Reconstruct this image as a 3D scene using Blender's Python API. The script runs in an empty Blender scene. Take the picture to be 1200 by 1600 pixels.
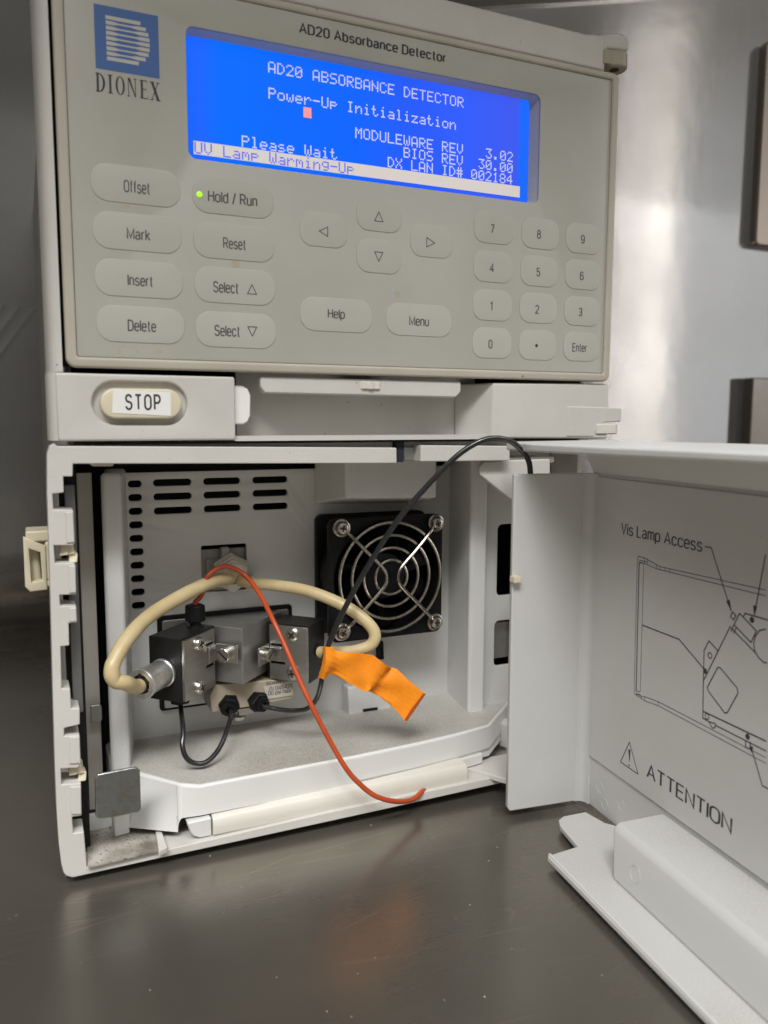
import bpy, bmesh, math, random
from mathutils import Vector, Matrix
random.seed(7)
S = 0.001                       # everything below is written in millimetres
sc = bpy.context.scene
COL = sc.collection

# ------------------------------------------------------------------ camera
cam_d = bpy.data.cameras.new('camera')
cam_d.sensor_fit = 'VERTICAL'; cam_d.sensor_height = 36; cam_d.sensor_width = 27; cam_d.lens = 28.48
cam_d.clip_start = 0.01; cam_d.clip_end = 50
cam = bpy.data.objects.new('camera', cam_d); COL.objects.link(cam)
_r = Vector((0.914035, -0.405625, 0.002736)); _d = Vector((-0.04298, -0.103553, -0.993695)); _f = Vector((0.403351, 0.908155, -0.112085))
M = Matrix((( _r.x, -_d.x, -_f.x, -7*S), (_r.y, -_d.y, -_f.y, -284.8*S), (_r.z, -_d.z, -_f.z, 160*S), (0, 0, 0, 1)))
cam.matrix_world = M
sc.camera = cam
cam_d.dof.use_dof = True; cam_d.dof.focus_distance = 0.335; cam_d.dof.aperture_fstop = 15.0

# ------------------------------------------------------------------ room light
w = bpy.data.worlds.new('World'); sc.world = w; w.use_nodes = True
nt = w.node_tree; nt.nodes.clear()
out = nt.nodes.new('ShaderNodeOutputWorld'); bg = nt.nodes.new('ShaderNodeBackground')
tc = nt.nodes.new('ShaderNodeTexCoord'); sep = nt.nodes.new('ShaderNodeSeparateXYZ'); rp = nt.nodes.new('ShaderNodeValToRGB')
mp = nt.nodes.new('ShaderNodeMapRange'); mp.inputs[1].default_value = -1; mp.inputs[2].default_value = 1
nt.links.new(tc.outputs['Generated'], sep.inputs[0]); nt.links.new(sep.outputs['Z'], mp.inputs[0]); nt.links.new(mp.outputs[0], rp.inputs[0])
rp.color_ramp.elements[0].position = 0.36; rp.color_ramp.elements[0].color = (.035, .033, .030, 1)      # floor and lower benches
rp.color_ramp.elements[1].position = 0.80; rp.color_ramp.elements[1].color = (.42, .41, .395, 1)       # pale ceiling
e = rp.color_ramp.elements.new(0.55); e.color = (.15, .146, .138, 1)
nt.links.new(rp.outputs[0], bg.inputs[0]); bg.inputs[1].default_value = 1.0
nt.links.new(bg.outputs[0], out.inputs[0])

def area(name, loc, target, sx, sy, power, col):
    d = bpy.data.lights.new(name, 'AREA'); d.shape = 'RECTANGLE'; d.size = sx; d.size_y = sy; d.energy = power; d.color = col
    o = bpy.data.objects.new(name, d); COL.objects.link(o); o.location = loc
    o.rotation_euler = (Vector(target)-Vector(loc)).to_track_quat('-Z', 'Y').to_euler()
    return o
area('ceiling_lamp', (-0.75, -1.05, 1.65), (0.11, 0, 0.1), 1.1, 0.5, 38, (1, .99, .975))
area('ceiling_lamp', (0.15, -1.15, 1.75), (0.11, 0.05, 0.08), 1.3, 0.45, 20, (.97, .985, 1))
area('wall_reflection_lamp', (1.385, -0.55, 0.75), (0.586, 0.4, 0.4), 0.13, 1.5, 1.35, (1, .94, .90))  # added strip lamp, placed for the bright band the wall mirrors
area('wall_reflection_lamp', (1.497, -0.55, 0.75), (0.62, 0.4, 0.4), 0.05, 1.5, .7, (1, .92, .84))  # added thin strip lamp for a second mirrored band
area('wall_reflection_lamp', (2.02, -0.50, 0.75), (0.80, 0.4, 0.4), 0.85, 1.5, 3.4, (.96, .98, 1))  # added broad lamp to brighten the wall's reflection further right

sc.view_settings.view_transform = 'Standard'; sc.view_settings.look = 'None'; sc.view_settings.gamma = 1
sc.view_settings.exposure = 0.26

# ------------------------------------------------------------------ materials
def srgb(r, g, b):
    f = lambda c: (c/255/12.92) if c/255 <= .04045 else ((c/255+.055)/1.055)**2.4
    return (f(r), f(g), f(b), 1)
def mat(name, col, rough=.5, metal=0, col2=None, nscale=30, mixlo=.35, mixhi=.7, bump=0, bscale=900, spec=.5,
        speck=None, speck_scale=700, speck_th=.70, rvar=0, stretch=None, coat=0, sss=0, trans=0, emis=None, estr=0):
    m = bpy.data.materials.new(name); m.use_nodes = True
    t = m.node_tree; N = t.nodes; L = t.links; b = N['Principled BSDF']
    b.inputs['Base Color'].default_value = col; b.inputs['Roughness'].default_value = rough; b.inputs['Metallic'].default_value = metal
    b.inputs['Specular IOR Level'].default_value = spec; b.inputs['Coat Weight'].default_value = coat
    b.inputs['Transmission Weight'].default_value = trans
    if sss: b.inputs['Subsurface Weight'].default_value = sss; b.inputs['Subsurface Scale'].default_value = .002
    if emis: b.inputs['Emission Color'].default_value = emis; b.inputs['Emission Strength'].default_value = estr
    tcn = N.new('ShaderNodeNewGeometry'); mpn = N.new('ShaderNodeMapping'); L.new(tcn.outputs['Position'], mpn.inputs[0])
    if stretch: mpn.inputs['Scale'].default_value = stretch
    cur = None
    if col2:
        n = N.new('ShaderNodeTexNoise'); n.inputs['Scale'].default_value = nscale; n.inputs['Detail'].default_value = 6; n.inputs['Roughness'].default_value = .6
        L.new(mpn.outputs[0], n.inputs['Vector'])
        mr = N.new('ShaderNodeMapRange'); mr.inputs[1].default_value = mixlo; mr.inputs[2].default_value = mixhi; L.new(n.outputs['Fac'], mr.inputs[0])
        mx = N.new('ShaderNodeMix'); mx.data_type = 'RGBA'; mx.inputs['A'].default_value = col; mx.inputs['B'].default_value = col2
        L.new(mr.outputs[0], mx.inputs['Factor']); cur = mx.outputs['Result']
        if rvar:
            rr = N.new('ShaderNodeMapRange'); rr.inputs[3].default_value = rough-rvar; rr.inputs[4].default_value = rough+rvar
            rr.inputs[1].default_value = .3; rr.inputs[2].default_value = .7
            L.new(n.outputs['Fac'], rr.inputs[0]); L.new(rr.outputs[0], b.inputs['Roughness'])
    if speck:
        n2 = N.new('ShaderNodeTexNoise'); n2.inputs['Scale'].default_value = speck_scale; n2.inputs['Detail'].default_value = 3
        L.new(tcn.outputs['Position'], n2.inputs['Vector'])
        m2 = N.new('ShaderNodeMapRange'); m2.inputs[1].default_value = speck_th; m2.inputs[2].default_value = speck_th+.05; L.new(n2.outputs['Fac'], m2.inputs[0])
        mx2 = N.new('ShaderNodeMix'); mx2.data_type = 'RGBA'; mx2.inputs['B'].default_value = speck
        if cur: L.new(cur, mx2.inputs['A'])
        else: mx2.inputs['A'].default_value = col
        L.new(m2.outputs[0], mx2.inputs['Factor']); cur = mx2.outputs['Result']
    if cur: L.new(cur, b.inputs['Base Color'])
    if bump:
        n3 = N.new('ShaderNodeTexNoise'); n3.inputs['Scale'].default_value = bscale; n3.inputs['Detail'].default_value = 4
        L.new(mpn.outputs[0], n3.inputs['Vector'])
        bp = N.new('ShaderNodeBump'); bp.inputs['Strength'].default_value = bump; bp.inputs['Distance'].default_value = .0002
        L.new(n3.outputs['Fac'], bp.inputs['Height']); L.new(bp.outputs[0], b.inputs['Normal'])
    return m
dirt = (.16, .12, .08, 1)
PLAS = mat('grey_white_plastic', (.60, .583, .545, 1), .42, col2=(.53, .51, .47, 1), nscale=22, bump=.35, bscale=1400, speck=dirt, speck_scale=420, speck_th=.735, rvar=.08)
PLAS2 = mat('door_plastic', (.57, .567, .55, 1), .38, col2=(.52, .517, .50, 1), nscale=14, bump=.2, bscale=900, speck=(.3, .28, .25, 1), speck_scale=420, speck_th=.75, rvar=.09)
INNER = mat('inner_plastic', (.67, .668, .65, 1), .42, col2=(.60, .597, .575, 1), nscale=16, bump=.3, bscale=1200, speck=dirt, speck_scale=500, speck_th=.76)
def dusty(nm='dusty_plastic', base=(.66, .655, .63, 1), dust=(.27, .245, .195, 1), lo=.55, lo2=.62):
    m = mat(nm, base, .5, bump=.2, bscale=1500); t = m.node_tree; N = t.nodes; L = t.links; b = N['Principled BSDF']
    g = N.new('ShaderNodeNewGeometry'); sp_ = N.new('ShaderNodeSeparateXYZ'); L.new(g.outputs['Normal'], sp_.inputs[0])
    n = N.new('ShaderNodeTexNoise'); n.inputs['Scale'].default_value = 24; n.inputs['Detail'].default_value = 8; L.new(g.outputs['Position'], n.inputs['Vector'])
    n2 = N.new('ShaderNodeTexNoise'); n2.inputs['Scale'].default_value = 1600; n2.inputs['Detail'].default_value = 2; L.new(g.outputs['Position'], n2.inputs['Vector'])
    r1 = N.new('ShaderNodeMapRange'); r1.inputs[1].default_value = .3; r1.inputs[2].default_value = .75; r1.inputs[3].default_value = lo; L.new(n.outputs['Fac'], r1.inputs[0])
    r2 = N.new('ShaderNodeMapRange'); r2.inputs[1].default_value = .35; r2.inputs[2].default_value = .7; r2.inputs[3].default_value = lo2; L.new(n2.outputs['Fac'], r2.inputs[0])
    r3 = N.new('ShaderNodeMapRange'); r3.inputs[1].default_value = .90; r3.inputs[2].default_value = .999; L.new(sp_.outputs['Z'], r3.inputs[0])
    a = N.new('ShaderNodeMath'); a.operation = 'MULTIPLY'; L.new(r1.outputs[0], a.inputs[0]); L.new(r2.outputs[0], a.inputs[1])
    c = N.new('ShaderNodeMath'); c.operation = 'MULTIPLY'; L.new(a.outputs[0], c.inputs[0]); L.new(r3.outputs[0], c.inputs[1])
    x = N.new('ShaderNodeMix'); x.data_type = 'RGBA'; x.inputs['A'].default_value = base; x.inputs['B'].default_value = dust
    L.new(c.outputs[0], x.inputs['Factor']); L.new(x.outputs['Result'], b.inputs['Base Color']); return m
DUSTY = dusty()
DUSTD = dusty('dusty_door', (.54, .537, .52, 1), (.40, .385, .35, 1), .1, .1)
GRIME = mat('grimy_plastic', (.50, .47, .42, 1), .7, col2=(.16, .14, .11, 1), nscale=60, mixlo=.36, mixhi=.68, bump=.5, bscale=1500, speck=(.05, .04, .03, 1), speck_scale=1100, speck_th=.62)
MEMB = mat('membrane', (.415, .41, .36, 1), .36, col2=(.36, .35, .305, 1), nscale=13, mixlo=.45, mixhi=.75, bump=.12, bscale=2500, speck=(.3, .26, .18, 1), speck_scale=150, speck_th=.78)
KEYM = mat('membrane_key', (.45, .445, .395, 1), .36, col2=(.42, .41, .36, 1), nscale=25, bump=.1, bscale=2500)
RIM = mat('panel_rim', (.48, .445, .375, 1), .38, col2=(.41, .375, .31, 1), nscale=20, bump=.2, bscale=1500, speck=dirt, speck_scale=300, speck_th=.74)
PINM = mat('hinge_pin_plastic', (.36, .34, .25, 1), .4)
CREAM = mat('cream_plastic', (.69, .63, .47, 1), .4, col2=(.62, .55, .39, 1), nscale=60)
BAR = mat('bar_plastic', (.67, .645, .58, 1), .4, col2=(.58, .545, .47, 1), nscale=30, bump=.2, bscale=1200, stretch=(.25, 1, 1))
TUBC = mat('cream_tubing', (.60, .49, .28, 1), .35, col2=(.50, .39, .20, 1), nscale=70, sss=.15)
TUBO = mat('orange_tubing', (.50, .075, .016, 1), .4, col2=(.38, .05, .012, 1), nscale=80)
BLK = mat('black_plastic', (.006, .006, .007, 1), .5, spec=.22)
TUBK = mat('black_tubing', (.012, .012, .013, 1), .25, coat=.5)
DELR = mat('black_acetal', (.010, .010, .010, 1), .38, spec=.35, col2=(.015, .0145, .014, 1), nscale=120, bump=.15, bscale=2500, speck=(.12, .11, .1, 1), speck_scale=900, speck_th=.72)
VOID = mat('dark_void', (.006, .006, .006, 1), .8)  # near-black colour painted in for the darkness of gaps, holes and hollows
STEEL = mat('stainless_plate', (.50, .49, .465, 1), .33, 1, col2=(.43, .42, .40, 1), nscale=60, rvar=.04, stretch=(1, 1, 8))
BSTEEL = mat('matte_steel', (.46, .46, .45, 1), .42, .9, col2=(.36, .355, .34, 1), nscale=50, bump=.2, bscale=900, rvar=.08)
ZINC = mat('worn_zinc', (.40, .43, .44, 1), .36, 1, col2=(.26, .245, .215, 1), nscale=130, mixlo=.40, mixhi=.62, rvar=.14, bump=.2, bscale=800)
ALU = mat('turned_aluminium', (.85, .84, .82, 1), .36, .9, col2=(.62, .61, .60, 1), nscale=300)
CHROME = mat('plated_wire', (.46, .43, .38, 1), .27, 1, col2=(.28, .24, .19, 1), nscale=900)
SCREWM = mat('screw_steel', (.58, .56, .51, 1), .25, 1)
STRIPM = mat('painted_steel_strip', (.56, .53, .48, 1), .4, col2=(.46, .43, .38, 1), nscale=12, stretch=(1, 1, 2))
PEEK = mat('tan_polymer', (.40, .34, .26, 1), .4, col2=(.33, .275, .205, 1), nscale=40)
INK = mat('dark_ink', (.035, .035, .042, 1), .5)
INKG = mat('grey_ink', (.085, .082, .08, 1), .5)
BLUE = mat('blue_print', (.055, .125, .33, 1), .4)
PALE = mat('pale_print', (.48, .47, .43, 1), .4)
LABEL = mat('white_label', (.80, .79, .76, 1), .45)
LABEL2 = mat('clear_label', (.50, .47, .40, 1), .35)
TAPE = mat('orange_tape', (.95, .30, .004, 1), .6, col2=(.86, .235, .003, 1), nscale=110, bump=.8, bscale=1600, sss=.1)
TAPEE = mat('tape_edge', (.42, .09, .012, 1), .6)
LEVER = mat('grey_lever', (.13, .13, .125, 1), .45)
LED = mat('green_led', (.3, .8, .02, 1), .4, emis=(.32, .9, .01, 1), estr=.85)
LCDB = mat('blue_backlight', (.0, .01, .04, 1), .25, spec=.15, col2=None, emis=(.006, .125, 1, 1), estr=1.0)
LCDT = mat('lit_characters', (.3, .3, .3, 1), .3, emis=(.58, .62, .98, 1), estr=.6)
LCDW = mat('lit_status_bar', (.3, .3, .3, 1), .3, emis=(.70, .63, .58, 1), estr=.58)
LCDD = mat('status_characters', (.02, .03, .1, 1), .3, emis=(.08, .10, .75, 1), estr=.9)
LCDR = mat('cursor_block', (.3, .1, .1, 1), .3, emis=(.85, .27, .27, 1), estr=.85)
def brushed(nm, c1, c2, metal, rough, sc_):
    """brushed steel: fine grain along x, broad cloudiness, thin random scratches"""
    m = bpy.data.materials.new(nm); m.use_nodes = True; t = m.node_tree; N = t.nodes; L = t.links; b = N['Principled BSDF']
    b.inputs['Metallic'].default_value = metal
    g = N.new('ShaderNodeNewGeometry')
    def noise(scale, vec, det=5):
        mp_ = N.new('ShaderNodeMapping'); mp_.inputs['Scale'].default_value = vec; L.new(g.outputs['Position'], mp_.inputs[0])
        n = N.new('ShaderNodeTexNoise'); n.inputs['Scale'].default_value = scale; n.inputs['Detail'].default_value = det; L.new(mp_.outputs[0], n.inputs['Vector']); return n.outputs['Fac']
    def rng(sk, a, b_, c, d):
        r = N.new('ShaderNodeMapRange'); r.inputs[1].default_value = a; r.inputs[2].default_value = b_; r.inputs[3].default_value = c; r.inputs[4].default_value = d; L.new(sk, r.inputs[0]); return r.outputs[0]
    def math_(op, a, b_):
        q = N.new('ShaderNodeMath'); q.operation = op
        for k, v in enumerate((a, b_)):
            if isinstance(v, (int, float)): q.inputs[k].default_value = v
            else: L.new(v, q.inputs[k])
        return q.outputs[0]
    cloud = noise(sc_, (1, 1, 1), 4); grain = noise(260, (.05, 1, 1) if metal < .9 else (1, 1, .05), 3)
    scr = None
    for ang, thr in ((.5, .012), (1.9, .009), (2.6, .008)):
        mp_ = N.new('ShaderNodeMapping'); mp_.inputs['Rotation'].default_value = (0, 0 if metal < .9 else 0, ang); mp_.inputs['Scale'].default_value = (3, 26, 8); L.new(g.outputs['Position'], mp_.inputs[0])
        v = N.new('ShaderNodeTexVoronoi'); v.feature = 'DISTANCE_TO_EDGE'; v.inputs['Scale'].default_value = 1.6; L.new(mp_.outputs[0], v.inputs['Vector'])
        r = rng(v.outputs['Distance'], 0, thr, 1, 0); k = rng(noise(14+ang*3, (1, 1, 1), 2), .55, .68, 0, 1); r = math_('MULTIPLY', r, k)
        scr = r if scr is None else math_('MAXIMUM', scr, r)
    mx = N.new('ShaderNodeMix'); mx.data_type = 'RGBA'; mx.inputs['A'].default_value = c1; mx.inputs['B'].default_value = c2
    L.new(rng(cloud, .35, .65, 0, 1), mx.inputs['Factor'])
    mx2 = N.new('ShaderNodeMix'); mx2.data_type = 'RGBA'; L.new(mx.outputs['Result'], mx2.inputs['A']); mx2.inputs['B'].default_value = tuple(min(1, c*1.7) for c in c1[:3])+(1,)
    L.new(math_('MULTIPLY', scr, .22 if metal < .9 else 0), mx2.inputs['Factor']); L.new(mx2.outputs['Result'], b.inputs['Base Color'])
    rr = math_('ADD', rng(cloud, .3, .7, rough-.06, rough+.06), rng(grain, .3, .7, -.012, .012)); L.new(rr, b.inputs['Roughness'])
    bp = N.new('ShaderNodeBump'); bp.inputs['Strength'].default_value = .25; bp.inputs['Distance'].default_value = .0002
    L.new(math_('ADD', math_('MULTIPLY', grain, .15), math_('MULTIPLY', noise(18, (1, 1, 1), 2), 6.0)), bp.inputs['Height']); L.new(bp.outputs[0], b.inputs['Normal'])
    return m
TABLE = brushed('bench_steel', (.31, .285, .243, 1), (.19, .175, .149, 1), .8, .26, 5)
WALL = brushed('wall_steel', (.63, .625, .62, 1), (.53, .52, .51, 1), 1, .15, 4)
DARKST2 = mat('dark_steel_box', (.30, .275, .25, 1), .40, 1, col2=(.24, .215, .19, 1), nscale=20)
DARKST = mat('dull_steel_box', (.36, .33, .30, 1), .36, 1, col2=(.40, .33, .28, 1), nscale=20, bump=.1, bscale=60)

# LCD backlight: slight left-to-right change of the lit panel itself
def lcd_nodes():
    t = LCDB.node_tree; b = t.nodes['Principled BSDF']
    g = t.nodes.new('ShaderNodeNewGeometry'); s = t.nodes.new('ShaderNodeSeparateXYZ'); t.links.new(g.outputs['Position'], s.inputs[0])
    m = t.nodes.new('ShaderNodeMapRange'); m.inputs[1].default_value = .048; m.inputs[2].default_value = .186; t.links.new(s.outputs['X'], m.inputs[0])
    r = t.nodes.new('ShaderNodeValToRGB'); c = r.color_ramp
    c.elements[0].position = 0; c.elements[0].color = (.004, .13, 1, 1); c.elements[1].position = 1; c.elements[1].color = (.02, .13, .95, 1)
    for p_, q_ in ((.03, (.012, .14, .98, 1)), (.09, (.002, .165, 1, 1)), (.45, (.004, .14, 1, 1)), (.62, (.02, .11, .95, 1)), (.75, (.03, .12, .97, 1)), (.955, (.05, .11, .85, 1)), (.97, (.005, .16, 1, 1))):
        q_ = (q_[0], q_[1]*.9, q_[2], 1); el = c.elements.new(p_); el.color = q_
    t.links.new(m.outputs[0], r.inputs[0]); t.links.new(r.outputs[0], b.inputs['Emission Color']); b.inputs['Emission Strength'].default_value = .84
lcd_nodes()

# ------------------------------------------------------------------ helpers
ORG = {}
def org(o):
    while o.parent: o = o.parent
    return ORG[o.name]
def thing(name, label, cat, loc, group=None):
    o = bpy.data.objects.new(name, None); COL.objects.link(o); o.location = Vector(loc)*S; o.empty_display_size = .01
    o['label'] = label; o['category'] = cat
    if group: o['group'] = group
    ORG[o.name] = Vector(loc); return o
def finish(bm, name, m, parent, bevel=0, seg=2, sharp=38, label=None, loc=None):
    """bm in millimetres, world axes; linked as ONE mesh object"""
    o0 = Vector(loc) if loc is not None else (org(parent) if parent else Vector((0, 0, 0)))
    bmesh.ops.recalc_face_normals(bm, faces=bm.faces)
    for v in bm.verts: v.co = (v.co-o0)*S
    for f in bm.faces: f.smooth = True
    for ed in bm.edges:
        if len(ed.link_faces) == 2 and ed.calc_face_angle(0) > math.radians(sharp): ed.smooth = False
    me = bpy.data.meshes.new(name); bm.to_mesh(me); bm.free(); me.materials.append(m)
    o = bpy.data.objects.new(name, me); COL.objects.link(o)
    if parent is None: o.location = o0*S; ORG[o.name] = o0
    else: o.parent = parent
    if bevel:
        bv = o.modifiers.new('bevel', 'BEVEL'); bv.width = bevel*S; bv.segments = seg; bv.limit_method = 'ANGLE'; bv.angle_limit = math.radians(35); bv.harden_normals = True
    if label: o['label'] = label
    return o
def add(bm, vs, fs):
    v = [bm.verts.new(p) for p in vs]
    for f in fs:
        try: bm.faces.new([v[i] for i in f])
        except ValueError: pass
    return v
def hexa(bm, p):       # 8 corners: bottom ring 4, top ring 4
    add(bm, p, [(0, 1, 2, 3), (4, 5, 6, 7), (0, 1, 5, 4), (1, 2, 6, 5), (2, 3, 7, 6), (3, 0, 4, 7)])
def box(bm, x0, x1, y0, y1, z0, z1):
    hexa(bm, [(x0, y0, z0), (x1, y0, z0), (x1, y1, z0), (x0, y1, z0), (x0, y0, z1), (x1, y0, z1), (x1, y1, z1), (x0, y1, z1)])
def extr(bm, pts, f0, f1):     # polygon, two placing functions
    n = len(pts); a = [f0(*p) for p in pts]; b = [f1(*p) for p in pts]
    add(bm, a+b, [tuple(range(n)), tuple(range(n, 2*n))]+[(i, (i+1) % n, n+(i+1) % n, n+i) for i in range(n)])
def slab(bm, pts, y0, y1): extr(bm, pts, lambda x, z: (x, y0, z), lambda x, z: (x, y1, z))      # outline in x,z
def flat(bm, pts, z0, z1): extr(bm, pts, lambda x, y: (x, y, z0), lambda x, y: (x, y, z1))      # outline in x,y
def basis(d):
    d = Vector(d).normalized(); u = d.cross(Vector((0, 0, 1)))
    if u.length < 1e-3: u = Vector((1, 0, 0))
    u.normalize(); return d, u, u.cross(d)
def lathe(bm, p0, d, prof, n=28, cap=True, ph=0):
    """prof: list of (distance along d, radius)"""
    p0 = Vector(p0); d, u, v = basis(d); rings = []
    for s, r in prof:
        rings.append([bm.verts.new(p0+d*s+(u*math.cos(2*math.pi*k/n+ph)+v*math.sin(2*math.pi*k/n+ph))*r) for k in range(n)])
    for a, b in zip(rings, rings[1:]):
        for k in range(n): bm.faces.new((a[k], a[(k+1) % n], b[(k+1) % n], b[k]))
    if cap: bm.faces.new(rings[0]); bm.faces.new(rings[-1])
def spline(P, sub=10):
    P = [Vector(p) for p in P]; Q = [P[0]*2-P[1]]+P+[P[-1]*2-P[-2]]; o = []
    for i in range(1, len(Q)-2):
        a, b, c, d = Q[i-1:i+3]
        for k in range(sub):
            t = k/sub
            o.append(.5*((2*b)+(c-a)*t+(2*a-5*b+4*c-d)*t*t+(3*b-a-3*c+d)*t**3))
    o.append(P[-1]); return o
def tube(bm, path, r, n=14, closed=False, cap=True):
    path = [Vector(p) for p in path]; m = len(path); rings = []; u = None
    for i, p in enumerate(path):
        if closed: d = (path[(i+1) % m]-path[i-1]).normalized()
        else: d = (path[min(i+1, m-1)]-path[max(i-1, 0)]).normalized()
        if u is None: _, u, _v = basis(d)
        u = (u-d*u.dot(d)).normalized(); v = d.cross(u)
        rr = r(i/(m-1)) if callable(r) else r
        rings.append([bm.verts.new(p+(u*math.cos(2*math.pi*k/n)+v*math.sin(2*math.pi*k/n))*rr) for k in range(n)])
    prs = list(zip(rings, rings[1:]))+([(rings[-1], rings[0])] if closed else [])
    for a, b in prs:
        for k in range(n): bm.faces.new((a[k], a[(k+1) % n], b[(k+1) % n], b[k]))
    if cap and not closed: bm.faces.new(rings[0]); bm.faces.new(rings[-1])
def new(): return bmesh.new()

def rrect(x0, z0, x1, z1, r, n=6):
    r = min(r, (x1-x0)/2-.001, (z1-z0)/2-.001); o = []
    for cx, cz, a0 in ((x1-r, z0+r, -90), (x1-r, z1-r, 0), (x0+r, z1-r, 90), (x0+r, z0+r, 180)):
        for k in range(n+1):
            a = math.radians(a0+90*k/n); o.append((cx+r*math.cos(a), cz+r*math.sin(a)))
    return o
def circle(cx, cz, r, n=32): return [(cx+r*math.cos(2*math.pi*k/n), cz+r*math.sin(2*math.pi*k/n)) for k in range(n)]
def curve_mesh(loops, half, bev=0, res=2):
    """flat shape with holes (even-odd fill), thickness 2*half along local z; millimetres"""
    cu = bpy.data.curves.new('shape', 'CURVE'); cu.dimensions = '2D'; cu.fill_mode = 'BOTH'
    cu.extrude = max(half-bev, 0); cu.bevel_depth = bev; cu.bevel_resolution = res; cu.offset = -bev
    for lp in loops:
        s = cu.splines.new('POLY'); s.points.add(len(lp)-1); s.use_cyclic_u = True
        for p, q in zip(s.points, lp): p.co = (q[0], q[1], 0, 1)
    ob = bpy.data.objects.new('shape', cu); COL.objects.link(ob)
    dg = bpy.context.evaluated_depsgraph_get(); dg.update()
    me = bpy.data.meshes.new_from_object(ob.evaluated_get(dg)); bpy.data.objects.remove(ob); bpy.data.curves.remove(cu)
    return me
def plate(name, loops, place, thick, m, parent, bev=0, res=2, label=None, loc=None, sharp=38):
    """place(u, v, depth) -> world mm; depth 0 is the front face"""
    me = curve_mesh(loops, thick/2, bev, res); bm = new(); bm.from_mesh(me); bpy.data.meshes.remove(me)
    bmesh.ops.remove_doubles(bm, verts=bm.verts, dist=.0005)
    for v in bm.verts: v.co = Vector(place(v.co.x, v.co.y, thick/2-v.co.z))
    return finish(bm, name, m, parent, label=label, loc=loc, sharp=sharp)
def front(y): return lambda u, v, d: (u, y+d, v)
def arc(cx, cy, rx, ry, a0, a1, n=12): return [(cx+rx*math.cos(math.radians(a0+(a1-a0)*k/n)), cy+ry*math.sin(math.radians(a0+(a1-a0)*k/n))) for k in range(n+1)]
def stad(x0, x1, y0, y1):
    rx = (x1-x0)/2; ry = min(rx*1.15, (y1-y0)/2); cx = (x0+x1)/2
    return arc(cx, y1-ry, rx, ry, 0, 180)+arc(cx, y0+ry, rx, ry, 180, 360)
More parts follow.
